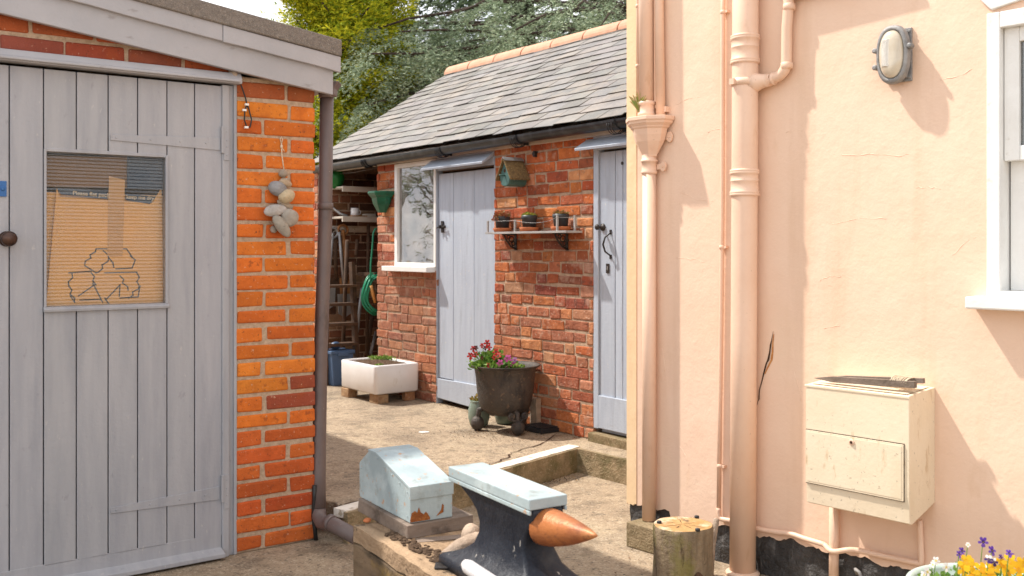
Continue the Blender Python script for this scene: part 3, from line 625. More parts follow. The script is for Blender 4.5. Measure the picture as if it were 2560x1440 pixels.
# slanting boards above the doors
def canopy(x0, x1, zt, zb, out, lab):
    c = MB(); c.prism([(-.008, zt), (-.008, zt-.03), (-out, zb), (-out-.004, zb+.016)], x0, x1, 'x'); part('drip_board', c, M['blue_door'], T, bev=.002, label=lab)
canopy(F2.x(1082), XD1+.0, 2.045, 1.955, .11, 'blue-grey drip board above the door beside the window')
canopy(-.055, .86, 2.045, 1.965, .11, 'blue-grey drip board above the door beside the house')
# window
wf = MB(); WZ0, WZ1 = SILL+.03, 2.05
a, b = XW0, XW1+.018
wf.box(a, a+.045, -.012, .05, WZ0, WZ1); wf.box(b-.03, b, -.012, .05, WZ0, WZ1); wf.box(a+.045, b-.03, -.012, .05, WZ1-.035, WZ1); wf.box(a+.045, b-.03, -.012, .05, WZ0, WZ0+.03)
W2 = part('window', wf, M['white'], T, bev=.002)
gl = MB(); gl.box(a+.04, b-.025, .012, .016, WZ0+.02, WZ1-.03); part('pane', gl, M['glass_old'], W2)
si = MB(); si.box(a-.08, b-.01, -.09, .06, SILL-.012, SILL+.029); part('sill', si, M['white'], W2, bev=.004)
rr = MB(); rr.box(-2.6, XD1+1.8, 1.1, 1.12, UP, 2.05); part('inner_partition', rr, M['dustyroom'], T)
def item(name, mb, mat, label, cat, fr, loc, **k): return solo(name, mb, mat, label, cat, fr, loc, **k)
# things on the inner sill
x0 = F2.x(1010, -.12); m = MB(); m.prism([(x0, 1.215), (x0+.03, 1.215), (x0-.02, 1.40), (x0-.05, 1.39)], .10, .13, 'y'); item('wooden_brush', m, M['handle'], 'wooden brush handle leaning inside the white window', 'brush', F2, (x0,.1,1.215), bev=.004)
m = MB(); x0 = F2.x(1024, -.14); m.box(x0-.05, x0+.05, .14, .17, 1.215, 1.42, j=.01); item('dark_tin', m, M['iron'], 'dark object standing on the inner sill of the white window', 'tin', F2, (x0,.14,1.215), bev=.02)
m = MB(); x0 = F2.x(1048, -.2); m.tube([(x0-.02,.2,1.215),(x0-.02,.2,1.9)], .018, 8); item('wooden_post', m, M['handle'], 'upright brown wooden pole inside the white window', 'pole', F2, (x0,.2,1.215))
for k, (px, tp) in enumerate(((1062, 1.55), (1072, 1.62), (1082, 1.57))):
    x0 = F2.x(px, -.22); m = MB(); m.box(x0-.018, x0+.018, .22, .235, 1.2, tp); item('dark_stake', m, M['oldwood'], ['short dark stake nearest the brown pole inside the window','tallest dark stake inside the window','dark stake at the right edge inside the window'][k], 'stake', F2, (x0,.22,1.2), group='dark stakes inside the outhouse window')
# ------------------------------------------------------------ peach house
T = thing('peach_house', 'peach painted rendered house wall with a white sash window and black plinth', 'house', F3, (0,0,0))
HOU = T
HX0 = 0.0; wx = F3.x(2470); wzt = F3.p(2500, 30)[1]; wzb = F3.p(2500, 742)[1]; WXR = wx+1.05; H = 4.6
print('window', wx, wzt, wzb)
rg = random.Random(5)
def lowz(x): return .150+.035*min(1, x/1.8)+.007*math.sin(x*23)+.006*math.sin(x*57+1)+(.014 if .12 < x < .26 else 0)+(-.022 if .26 < x < .4 else 0)
def wallseg(mb, x0, x1, z1, n):
    bot = [(x0+(x1-x0)*i/n, lowz(x0+(x1-x0)*i/n)+rg.uniform(-.003, .003)) for i in range(n+1)]
    mb.prism([(x1, z1), (x0, z1)]+bot, 0, .3, 'y')
m = MB(); wallseg(m, .06, wx, H, 140); wallseg(m, wx, WXR, wzb, 30); wallseg(m, WXR, 5.2, H, 30)
m.prism([(wx, H), (wx, wzt), (WXR, wzt), (WXR, H)], 0, .3, 'y')
m.box(.04, .30, .3, 4.2, .15, H)
part('wall', m, M['peach'], T)
m = MB(); n = 12; m.prism([(.06, H), (0, H)]+[(.06*i/n, .155+rg.uniform(-.006, .012)) for i in range(n+1)], -.003, .3, 'y'); part('lit_corner_strip', m, M['peach_lit'], T)  # end strip of the same wall, its stronger light painted in as cream
m = MB()
R = []
for i in range(160):
    x = .015+i*.033; R.append([(x, .012+rg.uniform(-.012, .008), 0), (x, .006+rg.uniform(-.004, .004), .07), (x, .008+rg.uniform(-.006, .006), .13), (x, .02, .24), (x, .28, .24), (x, .28, 0)])
m.rings(R, sm=False); part('plinth', m, M['tar'], T)
# raised hairline cracks in the render
def wcrack(pts, par=T, r=.0016, amp=.006, mat='peach', name='render_crack'):
    P = []
    for i in range(len(pts)-1):
        a, b = Vector(F3.p(*pts[i])), Vector(F3.p(*pts[i+1]))
        for k in range(5):
            v = a.lerp(b, k/5); P.append((v.x, .0003, v.y+rg.uniform(-amp, amp)*.6))
    m.tube(P, [r*rg.uniform(.4, 1.1) for _ in P], 5)
m = MB()
for c in ([(1690,262),(1720,248),(1765,240)], [(1770,332),(1800,320),(1826,315)], [(1700,480),(1740,498),(1795,505)], [(1690,645),(1735,648),(1770,660)], [(1965,330),(1995,325),(2010,330)], [(2050,700),(2075,690),(2110,694)], [(2080,560),(2160,545),(2230,548)],
          [(2290,470),(2330,468),(2360,473)], [(2105,390),(2175,385),(2240,390),(2280,384)], [(2350,200),(2400,188),(2440,170)], [(2060,820),(2110,812)], [(1700,1115),(1715,1140),(1725,1170)], [(1655,870),(1663,920),(1650,960)], [(2380,640),(2420,600),(2450,590)], [(1985,930),(2000,980),(2005,1010)]): m = MB(); wcrack(c); part('render_crack', m, M['peach'], T)
m = MB(); pts = [(1934,828,1),(1930,850,4),(1927,862,6),(1925,880,7),(1921,900,10),(1917,908,8),(1912,925,7),(1905,955,5),(1899,975,4),(1898,998,5),(1895,1004,1),(1894,1012,2)]
L_ = [F3.p(x-w_*.22, y) for x, y, w_ in pts]; R_ = [F3.p(x+w_*.22, y) for x, y, w_ in pts]
vs = []; fs = []
for i in range(len(pts)):
    vs += [(L_[i][0], -.003, L_[i][1]), (R_[i][0]+rg.uniform(0, .002), -.003, R_[i][1])]
    if i: fs.append((2*i-2, 2*i, 2*i+1, 2*i-1))
m.add(vs, fs); part('split', m, M['crack'], T)
m = MB(); vs = []; fs = []
for i, (x, y, w_) in enumerate(((1934,835,2),(1931,855,5),(1929,880,9),(1926,900,11),(1919,915,8),(1911,935,4))):
    a, b = F3.p(x+w_*.05, y), F3.p(x+w_*.45+1, y); vs += [(a[0], -.0015, a[1]), (b[0], -.0015, b[1])]
    if i: fs.append((2*i-2, 2*i, 2*i+1, 2*i-1))
m.add(vs, fs); part('rust_stain', m, M['stain'], T)
# sash window
m = MB(); z0, z1 = wzb, wzt
sw = F3.x(2503)-wx
def frame(mb, x0, x1, z0, z1, y0, y1, w_, top=None, bot=None):
    top = top or w_; bot = bot or w_
    mb.box(x0, x0+w_, y0, y1, z0, z1); mb.box(x1-w_, x1, y0, y1, z0, z1); mb.box(x0+w_, x1-w_, y0+.0005, y1, z1-top, z1); mb.box(x0+w_, x1-w_, y0+.0005, y1, z0, z0+bot)
frame(m, wx-.002, WXR, z0, z1, -.008, .12, sw, .055, .02)
WD = part('window', m, M['white'], T, bev=.003)
zm = F3.p(2530, 386, -.03)[1]; ix = wx+sw
m = MB(); frame(m, ix, WXR-sw, zm-.022, z1-.055, .022, .06, .050, .05, .050); part('upper_sash', m, M['white'], WD, bev=.003)
m = MB(); frame(m, ix+.004, WXR-sw-.004, z0+.02, zm+.01, .065, .10, .055, .04, .07); part('lower_sash', m, M['white'], WD, bev=.003)
m = MB(); m.box(ix+.04, WXR-sw-.04, .038, .042, zm+.02, z1-.09); m.box(ix+.045, WXR-sw-.045, .080, .084, z0+.08, zm-.02); part('pane', m, M['glass_house'], WD)
m = MB(); sx, sz = F3.p(2416, 741, .06); m.box(sx, WXR+.06, -.075, .02, sz-.042, sz); part('sill', m, M['white'], WD, bev=.006)
m = MB(); lx0, lz0 = F3.p(2462, 0, .01); za = F3.p(2475, 26, .01)[1]
m.prism([(lx0-.045, lz0+.3), (F3.x(2450,.01), F3.p(2450,0,.01)[1]), (F3.x(2478,.01), za), (WXR-.1, za+.16), (WXR+.1, za+.2), (WXR+.15, lz0+.5)], -.012, .02, 'y'); part('lintel', m, M['white'], T, bev=.004)
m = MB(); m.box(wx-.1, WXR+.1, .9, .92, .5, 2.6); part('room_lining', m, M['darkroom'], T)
m = MB(); cxn = ix+.11; m.box(cxn, cxn+.02, .14, .16, z0+.03, zm); m.box(cxn+.07, cxn+.085, .2, .21, z0+.03, zm); part('curtain_rail', m, M['curtain'], T)
# --- rainwater pipe with hopper head
PP = M['peach_pipe']
T = thing('hopper_downpipe', 'peach rainwater pipe with ornate hopper head near the house corner', 'drainpipe', F3, (F3.x(1622,.038),-.038,.11))
def vp(mb, px0, py0, px1, py1, out, r, n=18):
    a, za = F3.p(px0, py0, out); b, zb = F3.p(px1, py1, out); mb.tube([(a, -out, za), (b, -out, zb)], r, n)
OUTH = .038
m = MB(); xa = F3.x(1617, OUTH); xb, zb = F3.p(1623, 430, OUTH); xc = F3.x(1622, OUTH)
m.tube([(xb, -OUTH, zb), (F3.x(1622.5, OUTH), -OUTH, .115)], .0315, 20); part('pipe', m, PP, T)
m = MB(); hx, hz = F3.p(1628, 285, .10); zt = F3.p(1628, 287, .11)[1]; zb2 = F3.p(1628, 388, .10)[1]; hh = zt-zb2
def hop(mb, cx, zt, h, w_, d_, yb=-.004, mi=0):
    prof = [(1,0),(1,-.10),(.95,-.115),(.93,-.17),(.82,-.24),(.80,-.28),(.74,-.30),(.70,-.45),(.62,-.62),(.48,-.80),(.36,-.95),(.34,-1.0)]
    R = []
    for s_, dz in prof:
        W_ = w_*s_; D_ = d_*(s_*.72+.28); z = zt+dz*h; cy = yb-d_*.5+(1-s_)*0
        yb_ = yb-(1-s_)*.045; R.append([(cx-W_, yb_, z), (cx-W_, yb-D_*.55, z), (cx-W_*.45, yb-D_, z), (cx+W_*.45, yb-D_, z), (cx+W_, yb-D_*.55, z), (cx+W_, yb_, z)])
    mb.rings(R, mi, sm=False)
hop(m, xb+.003, zt, hh, .118, .120); HP = part('hopper_head', m, PP, T, bev=.0025)
def ear(mb, px, py, r=.014, back=-.003, out=.02, reach=.03):
    x, z = F3.p(px, py, out); mb.prism([(x+math.cos(t)*r, z+math.sin(t)*r*1.5) for t in [2*PI*i/14 for i in range(14)]], -out-.004, -out+.006, 'y'); mb.box(x-reach, x, -out-.003, -out+.005, z-r*.8, z+r*.8)
    mb.lathe([(.005, 0), (.004, .004)], (x, -out-.004, z), 8, ax='y')
m = MB(); ear(m, 1674, 342, .016, out=.012); m2 = m; part('hopper_lug', m, PP, HP, bev=.001)
zc0 = F3.p(1622, 434, OUTH)[1]; zc1 = F3.p(1622, 388, OUTH)[1]
m = MB(); hgt = zc1-zc0
m.lathe([(.032,-.004),(.037,0),(.038,.008),(.034,.014),(.034,hgt*.6),(.039,hgt*.62),(.039,hgt*.72),(.034,hgt*.76),(.033,hgt),(.030,hgt+.01)], (xb, -OUTH, zc0), 24); ear(m, 1658, 416, .015, out=.02, reach=.035); part('collar', m, PP, T)
m = MB(); x1, zz = F3.p(1617, 270, .048); m.tube([(x1, -.048, zt-.01), (F3.x(1613,.048), -.048, 3.2)], .0345, 20); m.lathe([(.036,0),(.041,.004),(.041,.014),(.037,.018),(.037,.05),(.042,.054),(.042,.064),(.036,.07)], (x1, -.048, zt+.005), 24)
part('upper_pipe', m, PP, T)
m = MB(); x1 = F3.x(1652, .028); m.tube([(x1, -.028, zt-.01), (F3.x(1641,.028), -.028, 3.2)], .0215, 16); m.box(x1+.02, x1+.03, -.03, 0, zt+.02, zt+.045); part('side_pipe', m, PP, T)
m = MB(); x1 = F3.x(1597, .015); m.tube([(x1, -.015, zt-.01), (F3.x(1593,.015), -.015, 3.2)], .009, 10)
for py in (15, 165): zc = F3.p(1595, py, .015)[1]; m.lathe([(.009,-.008),(.012,-.006),(.012,.006),(.009,.008)], (F3.x(1595,.015), -.015, zc), 12)
part('thin_pipe', m, PP, T)
# grass tuft growing from the hopper
m = MB(); gx, gz = F3.p(1600, 275, .07)
for i in range(34):
    a = rg.uniform(-1, 1); l = rg.uniform(.03, .10); x = gx+rg.uniform(-.012, .012); y = -.075+rg.uniform(-.012, .012); c = rg.choice([(.30,.30,.05),(.20,.26,.05),(.42,.32,.12)])
    m.add([(x-.001, y, gz-.01), (x+.001, y, gz-.01), (x+a*.03, y-.005, gz+l*.7), (x+a*.06, y-.01, gz+l*.9)], [(0,1,2),(0,2,3)], 0, c)
solo('grass_tuft', m, M['leaf'], 'dry green grass tuft growing at the top of the hopper head', 'grass', F3, (gx,-.075,gz))
# block under the downpipe
T_ = MB(); bx0, by_ = gnd(1565, 1366, 0); bx1, by1 = gnd(1630, 1393, 0); p0 = Vector((bx0-F3.ox, by_-F3.oy)); x0 = p0.x*F3.c+p0.y*F3.s; y0 = -p0.x*F3.s+p0.y*F3.c; p1 = Vector((bx1-F3.ox, by1-F3.oy)); x1 = p1.x*F3.c+p1.y*F3.s
print('block', x0, x1, y0)
T_.box(x0, x1, y0, -.005, 0, .112); solo('concrete_block', T_, M['kerb'], 'rough concrete block under the foot of the hopper downpipe', 'block', F3, (x0,y0,0), bev=.006)
# --- soil pipe
OS = .060; T = thing('soil_pipe', 'thick peach painted soil pipe with double collars on the house wall', 'drainpipe', F3, (F3.x(1856,OS),-OS,0))
xt, xb_ = F3.x(1863, OS), F3.x(1856.5, OS)
def sx_(z): t = (z-.02)/2.1; return xb_+(xt-xb_)*t
m = MB(); m.tube([(sx_(.0), -OS, .0), (sx_(1), -OS, 1.0), (sx_(2), -OS, 2.0), (sx_(3.3), -OS, 3.3)], .0535, 32); part('pipe', m, PP, T)
for a, b, tall in ((490, 425, 1), (160, 90, 1)):
    z0 = F3.p(1862, a, OS)[1]; z1 = F3.p(1862, b, OS)[1]; h_ = z1-z0; m = MB()
    m.lathe([(.054,-.002),(.060,0),(.0605,.008),(.059,.010),(.0605,.012),(.060,.018),(.0565,.022),(.0565,h_*.55),(.0575,h_*.56),(.0575,h_*.59),(.0565,h_*.60),(.0565,h_-.02),(.060,h_-.017),(.0605,h_-.010),(.059,h_-.008),(.0605,h_-.006),(.060,h_),(.054,h_+.003)], (sx_(z0), -OS, z0), 40)
    part('collar', m, PP, T)
m = MB(); m.lathe([(.054,0),(.068,.0),(.070,.012),(.060,.016),(.054,.02)], (sx_(0), -OS, 0.0), 32); part('foot_collar', m, PP, T)
m = MB(); zb_ = F3.p(1865, 206, OS)[1]; m.lathe([(.0538,-.014),(.0575,-.014),(.0575,.014),(.0538,.014)], (sx_(zb_), -OS, zb_), 36)
sx0 = sx_(zb_); m.box(sx0-.03, sx0-.008, -OS-.068, -OS-.05, zb_-.012, zb_+.012)
m.tube([(sx0+.030, -.05, zb_-.004), (sx0+.055, -.045, zb_-.003), (sx0+.075, -.036, zb_), (sx0+.095, -.032, zb_+.001)], [.050,.036,.028,.027], 20)
part('saddle', m, PP, T)
m = MB(); yb = -.030; P = [(sx0+.085, yb, zb_), (sx0+.12, yb, zb_+.004)]
ex_, _ = F3.p(1966, 170, .03)
cx_, cz_ = sx0+.115, zb_+.062
for k in range(9):
    t = -PI/2+PI/2*k/8; P.append((cx_+(ex_-cx_)*math.cos(t), yb, cz_+.056*math.sin(t)))
P += [(ex_+.002, yb, zb_+.20), (F3.x(1972, 0.030), yb, F3.p(1972, 8, 0.030)[1]), (F3.x(1975, 0.030), yb, 3.2)]
m.tube(P, .0215, 18); 
for (x, z, ax) in ((sx0+.098, zb_+.001, 'x'), (sx0+.118, zb_+.004, 'x')): m.lathe([(.021,-.007),(.026,-.005),(.026,.005),(.021,.007)], (x, yb, z), 18, ax='x')
for py in (165, 18): x, z = F3.p(1967 if py > 100 else 1973, py, 0.030); m.lathe([(.0215,-.012),(.0245,-.010),(.0245,.012),(.0215,.014)], (x, yb, z), 18)
m.tube([(F3.x(1974,0.030), yb, F3.p(1974, -14, 0.030)[1]), (F3.x(1974,0.030)+.45, yb, F3.p(1974, -14, 0.030)[1]+.03)], .026, 14)
part('branch_pipe', m, PP, T)
# --- thin gas pipe: down, then along the foot of the wall to the meter box
T = thing('thin_wall_pipe', 'thin peach pipe running down beside the soil pipe then along the wall foot', 'pipe', F3, (F3.x(1797,.03),-.03,.2))
m = MB(); P = []
for px, py, o in ((1808,-60,.015),(1807,30,.015),(1806,500,.015),(1803,800,.015),(1800,1000,.015),(1797,1270,.015)): x, z = F3.p(px, py, o); P.append((x, -o, z))
m.tube(P, .0095, 12)
for py, px in ((30,1809),(618,1806),(1165,1801)): x, z = F3.p(px, py, .015); m.lathe([(.0095,-.008),(.013,-.006),(.013,.006),(.0095,.008)], (x-.002, -.015, z), 12); m.box(x, x+.022, -.02, 0, z-.005, z+.005)
part('riser', m, PP, T)
m = MB(); P = []
for px, py, o in ((1797,1270,.016),(1798,1290,.016),(1806,1298,.016),(1840,1304,.016),(1897,1322,.016),(1940,1330,.016),(1975,1334,.016),(2010,1346,.018),(2050,1358,.03),(2063,1364,.03),(2075,1376,.050),(2090,1379,.052),(2118,1375,.048),(2145,1376,.03),(2200,1388,.016),(2260,1401,.016),(2298,1408,.016),(2303,1400,.016),(2302,1370,.016),(2299,1300,.02)): x, z = F3.p(px, py, o); P.append((x, -o, z))
from mathutils import geometry
Q = [P[0]]
for i in range(len(P)-1):
    a = Vector(P[max(0,i-1)]); b = Vector(P[i]); c = Vector(P[i+1]); d = Vector(P[min(len(P)-1,i+2)])
    for k in (1,2,3):
        t = k/3; Q.append(.5*((2*b)+(c-a)*t+(2*a-5*b+4*c-d)*t*t+(-a+3*b-3*c+d)*t**3))
m.tube(Q, .0105, 12); part('run', m, PP, T)
# --- meter box
OB = .19; a, zt_ = F3.p(2013, 960, OB); b, zt2 = F3.p(2273, 991, OB); zb1 = F3.p(2273, 1312, OB)[1]; zb0 = F3.p(2011, 1261, OB)[1]; zw = F3.p(2341, 969, 0)[1]
print('meter', a, b, zt_, zt2, zb0, zb1, zw); ZT = (zt_+zt2)/2; ZB = (zb0+zb1)/2
T = thing('meter_box', 'cream wall mounted utility meter box with a hinged front flap', 'meter box', F3, ((a+b)/2,0,ZB))
sec = [(0, zw), (-OB, ZT), (-OB, ZB+.10), (-OB+.006, ZB+.005), (-OB+.02, ZB), (0, ZB+.05)]
m = MB(); m.prism(sec, a+.004, b, 'x')
m.box(a-.002, b+.002, -OB-.0025, -OB+.002, ZT-.010, ZT)
part('body', m, M['meter'], T, bev=.005, bseg=3)
fx0, fzt = F3.p(2013, 1076, OB); fx1 = F3.x(2263, OB); fzt = (F3.p(2013,1076,OB)[1]+F3.p(2263,1109,OB)[1])/2; fzb = (F3.p(2013,1206,OB)[1]+F3.p(2263,1250,OB)[1])/2
m = MB(); m.box(fx0+.004, fx1-.002, -OB-.0018, -OB+.002, fzb-.004, fzt+.003); part('flap_gap', m, M['crack'], T)
m = MB(); m.box(fx0+.006, fx1-.004, -OB-.006, -OB-.0005, fzb-.001, fzt); m.box(fx0+.012, fx1-.010, -OB-.0072, -OB-.0062, fzb+.006, fzt-.006); DRM = part('door', m, M['meter'], T, bev=.0015)
lx, lz = F3.p(2132, 1105, OB); m = MB(); m.lathe([(.011,0),(.011,.003),(.008,.005)], (lx, -OB-.007, lz), 18, ax='y'); m.lathe([(.0055,0),(.005,.002)], (lx, -OB-.012, lz), 14, ax='y', mi=1); part('lock', m, [M['peach_pipe'], M['crack']], DRM)
tz = lambda y: zw+(ZT-zw)*(-y/OB)
m = MB(); m.add([(a+.02, -OB+.012, tz(-OB+.012)+.0035), (b-.015, -OB+.012, tz(-OB+.012)+.0035), (b-.015, -.012, tz(-.012)+.0035), (a+.02, -.012, tz(-.012)+.0035)], [(0,1,2,3)]); part('top_lining', m, M['greywood'] if 0 else M['meter'], T)
m = MB(); x, z = F3.p(2086, 1290, .024); x2_ = F3.x(2084, .024); m.tube([(x, -.024, ZB+.02), (x2_, -.024, 0.0)], .0185, 18); solo('meter_conduit', m, PP, 'upright peach conduit pipe from the meter box down to the ground', 'pipe', F3, (x2_,-.024,0))
# --- dibber-like wooden pegs with string on the box
T = thing('wooden_line_pegs', 'pair of grey wooden garden line pegs bound with string on the meter box', 'pegs', F3, ((a+b)/2,-.1,ZT))
def peg(px0, py0, px1, py1, o0, o1, h, wd):
    x0, z0 = F3.p(px0, py0, o0); x1, z1 = F3.p(px1, py1, o1); m = MB(); A = Vector((x0, -o0, z0)); B = Vector((x1, -o1, z1)); d = (B-A).normalized(); s_ = d.cross(Vector((0,0,1))).normalized(); u = s_.cross(d)
    R = []
    for t, k in ((0, .08), (.12, .6), (.2, .95), (.6, 1), (1, 1)): 
        c = A.lerp(B, t)-u*h*.0; R.append([c+s_*wd*k+u*h*k, c-s_*wd*k+u*h*k, c-s_*wd*k-u*h*k, c+s_*wd*k-u*h*k])
    m.rings(R, sm=False); return m
part('peg', peg(2036, 945, 2289, 962, .155, .150, .0115, .011), M['greywood'], T, bev=.002); part('peg', peg(2070, 943, 2310, 952, .10, .095, .009, .009), M['greywood'], T, bev=.002)
m = MB(); 
for k in range(9):
    x, z = F3.p(2240+k*5, 950+k*.8, .12); m.tube([(x+rg.uniform(-.003,.003), -.12+math.cos(t)*.040, z+math.sin(t)*.0145+.002) for t in [2*PI*i/16 for i in range(16)]], .0022, 6, closed=True)
part('string', m, M['cord'], T)
# --- bulkhead lamp
lx, lz = F3.p(2238, 138, .03); T = thing('bulkhead_lamp', 'oval grey alloy bulkhead lamp with a ribbed glass cover on the peach wall', 'wall lamp', F3, (lx,0,lz))
def ov(mb, seq, e=2.4, n=40, mi=0, cap=(1,1)):
    mb.rings([[(lx+u, -y*.64, lz+v) for u, v in sup(n, a_, b_, e)] for a_, b_, y in seq], mi, cap=cap)
m = MB(); m.box(lx-.045, lx+.052, -.010, 0, lz-.098, lz+.098); m.box(lx-.035, lx+.04, -.034, -.010, lz-.085, lz+.085)
for u, v in ((.045,.085),(.045,-.085)): m.lathe([(.006,0),(.005,.004)], (lx+u, -.010, lz+v), 8, ax='y')
part('back_plate', m, M['alloy'], T, bev=.004)
m = MB(); ov(m, [(.056,.100,.045),(.061,.106,.05),(.063,.108,.060),(.060,.105,.068),(.061,.106,.076),(.062,.107,.082),(.059,.104,.092),(.053,.096,.097),(.048,.090,.096),(.047,.088,.085)], cap=(1,0))
part('housing', m, M['alloy'], T)
for u, v in ((.068, .022), (-.066, .022), (-.066, -.04)): m = MB(); m.lathe([(.010,0),(.010,.022),(.005,.026)], (lx+u, -.038, lz+v), 12, ax='y'); m.box(min(lx+u, lx+u*.8), max(lx+u, lx+u*.8), -.052, -.042, lz+v-.007, lz+v+.007); part('lug', m, M['alloy'], T, bev=.001)
m = MB(); seq = []
for k in range(9): t = k/8; seq.append((.047*math.cos(t*1.45)**.7, .088*math.cos(t*1.40)**.55, .085+.040*math.sin(t*PI/2)))
ov(m, seq, 2.3); G_ = part('glass_cover', m, M['lampglass'], T)
m = MB()
for k in range(26):
    z = lz+.052-k*.0038; m.tube([(lx-.028+.004*j, -(.0812-abs(j-4.5)*.0008), z) for j in range(10)], .0012, 5)
part('glass_rib', m, M['white'], G_)
# ------------------------------------------------------------ log stool behind the anvil
LX, LY = at(1706, 1311, 4.04)[:2]; T = thing('log_stump', 'sawn upright log with three black studs on its cracked top', 'log', W0, (LX, LY, 0))
rl_ = random.Random(2); R = []
wob = [1+.035*math.sin(k*2*PI/36*2+1)+.03*math.sin(k*2*PI/36*3+2)+.012*math.sin(k*2*PI/36*9) for k in range(36)]
for z, s_ in ((0,1.03),(.04,1.0),(.10,.98),(.16,.985),(.22,1.0),(.232,.99),(.237,.97)): R.append([(LX+.119*s_*wob[k]*math.cos(2*PI*k/36)*(1+rl_.uniform(-.006,.006)), LY+.119*s_*wob[k]*math.sin(2*PI*k/36), z) for k in range(36)])
m = MB(); m.rings(R, 0, cap=(1,0)); LG = part('log', m, M['log'], T)
m = MB(); m.add([(LX+.119*.965*wob[k]*math.cos(2*PI*k/36), LY+.119*.965*wob[k]*math.sin(2*PI*k/36), .2368) for k in range(36)], [tuple(range(36))]); part('sawn_top', m, M['logtop'], T)
for a_, r0_, r1_ in ((-1.2,.01,.075),(-.5,.02,.10),(.4,.0,.06),(1.6,.01,.09),(2.6,.02,.08),(3.6,.0,.10),(-2.1,.02,.07)):
    m = MB(); n_ = 6; vs = []; fs = []
    for k in range(n_+1):
        rr_ = r0_+(r1_-r0_)*k/n_; aa = a_+rl_.uniform(-.06,.06); wd_ = .0016*math.sin(PI*(k+.3)/(n_+.6)); x_, y_ = LX+rr_*math.cos(aa), LY+rr_*math.sin(aa); vs += [(x_-math.sin(aa)*wd_, y_+math.cos(aa)*wd_, .2374), (x_+math.sin(aa)*wd_, y_-math.cos(aa)*wd_, .2374)]
        if k: fs.append((2*k-2, 2*k-1, 2*k+1, 2*k))
    m.add(vs, fs); part('drying_crack', m, M['crack'], T)
for px, py in ((1648,1306),(1742,1293),(1744,1325)):
    gx, gy = gnd(px, py, .24); m = MB(); m.lathe([(.010,0),(.010,.009),(.007,.011)], (gx, gy, .236), 12); part('stud', m, M['black'], T)
m = MB(); m.ell((LX+.045, LY-.105, .045), (.022,.02,.032), nz=.1, seed=3); part('knot', m, M['oldwood'], T)
m = MB(); p0 = at(1780, 1365, 4.13); p1 = at(1791, 1298, 4.13); m.tube([(p0[0]-.005, p0[1], 0), p0, p1, (p1[0]+.002, p1[1], p1[2]+.004)], [.012,.014,.013,.006], 8); solo('wooden_stick', m, M['palewood'], 'short weathered stick leaning between the log and the house wall', 'stick', W0, (p0[0],p0[1],0))
# ------------------------------------------------------------ on and beside the garage pier
T = thing('pebble_string', 'string of grey and cream holed pebbles hanging on the orange brick pier', 'pebble string', F1, (F1.x(712),-.02,F1.p(712,590)[1]))
m = MB(); cx, ct = F1.p(703, 342, .01); _, cb = F1.p(706, 430, .02); cx2 = F1.x(706)
m.tube([(cx, -.012, ct-.03), (cx+.001, -.015, (ct+cb)/2), (cx2, -.02, cb)], .0028, 6)
m.tube([(cx-.001, -.012, ct-.03), (cx-.006, -.012, ct-.01), (cx, -.012, ct), (cx+.005, -.012, ct-.01), (cx+.001, -.012, ct-.035)], .002, 6)
m.ell((cx, -.014, ct-.045), (.006,.006,.01)); m.tube([(cx+.002, -.014, ct-.05), (cx+.012, -.016, ct-.065)], .002, 5)
part('cord', m, M['cord'], T)
for i, (px, py, w_, h_, rot, c, y) in enumerate(((708,434,20,17,0,(.36,.30,.24),.02),(712,449,22,8,5,(.42,.37,.30),.02),(714,457,31,18,-15,(.50,.38,.26),.025),(696,472,48,29,-22,(.30,.30,.31),.035),(717,491,40,31,18,(.58,.47,.31),.045),(713,512,38,17,-22,(.44,.36,.27),.025),(689,525,53,25,8,(.50,.48,.46),.04),(724,545,42,38,0,(.40,.36,.31),.04),(705,566,62,26,-52,(.36,.33,.28),.05),(684,573,17,16,0,(.34,.28,.23),.02))):
    x, z = F1.p(px, py, y); s = 1/530; m = MB(); m.ell((x, -y, z), (w_*s*.55, min(w_, h_)*s*.42, h_*s*.55), 18, 12, rot=(0, -math.radians(rot), 0), col=c, nz=.10, seed=i+4); part('pebble', m, M['pebble'], T)
m = MB(); P = []
for px, py in ((597,200),(606,222),(614,246),(617,262),(612,276),(611,300),(617,318),(625,318),(629,300),(622,272),(617,262)): x, z = F1.p(px, py, .02); P.append((x, -.02, z))
T = thing('looped_cable', 'black looped cable with white ties hanging at the top of the brick pier', 'cable', F1, (P[0][0],-.02,P[0][2]))
m.tube(P, .0035, 8); part('cable', m, M['cable'], T)
for px, py in ((611,275),(617,261),(616,318)): m = MB(); x, z = F1.p(px, py, .024); m.box(x-.008, x+.008, -.029, -.018, z-.005, z+.004); part('tie', m, M['white'], T)
m = MB(); x, z = F1.p(588, 198, .02); m.tube([(x-.02, -.01, z+.035), (x-.005, -.03, z+.02), (x+.008, -.02, z-.012)], [.010,.014,.004], 8); part('rag', m, M['palewood'], T)
def wp(px, py, Y): return at(px, py, Y)
DX = [wp(817,225,4.72), wp(813,560,4.71), wp(801,900,4.69), wp(797,1190,4.66), wp(797,1270,4.64)]
T = thing('garage_downpipe', 'mauve brown plastic downpipe at the garage corner ending in an angled shoe', 'drainpipe', W0, (DX[-1][0], DX[-1][1], .1))
m = MB(); m.tube(DX, .0325, 20); part('pipe', m, M['pipe_mauve'], T)
for px, py in ((815.5,236),(814,515),(795.5,1115),(794,1262)): c = wp(px, py, 4.705); m = MB(); m.lathe([(.033,-.016),(.0365,-.014),(.0365,.012),(.033,.014)], c, 20); part('collar', m, M['pipe_mauve'], T)
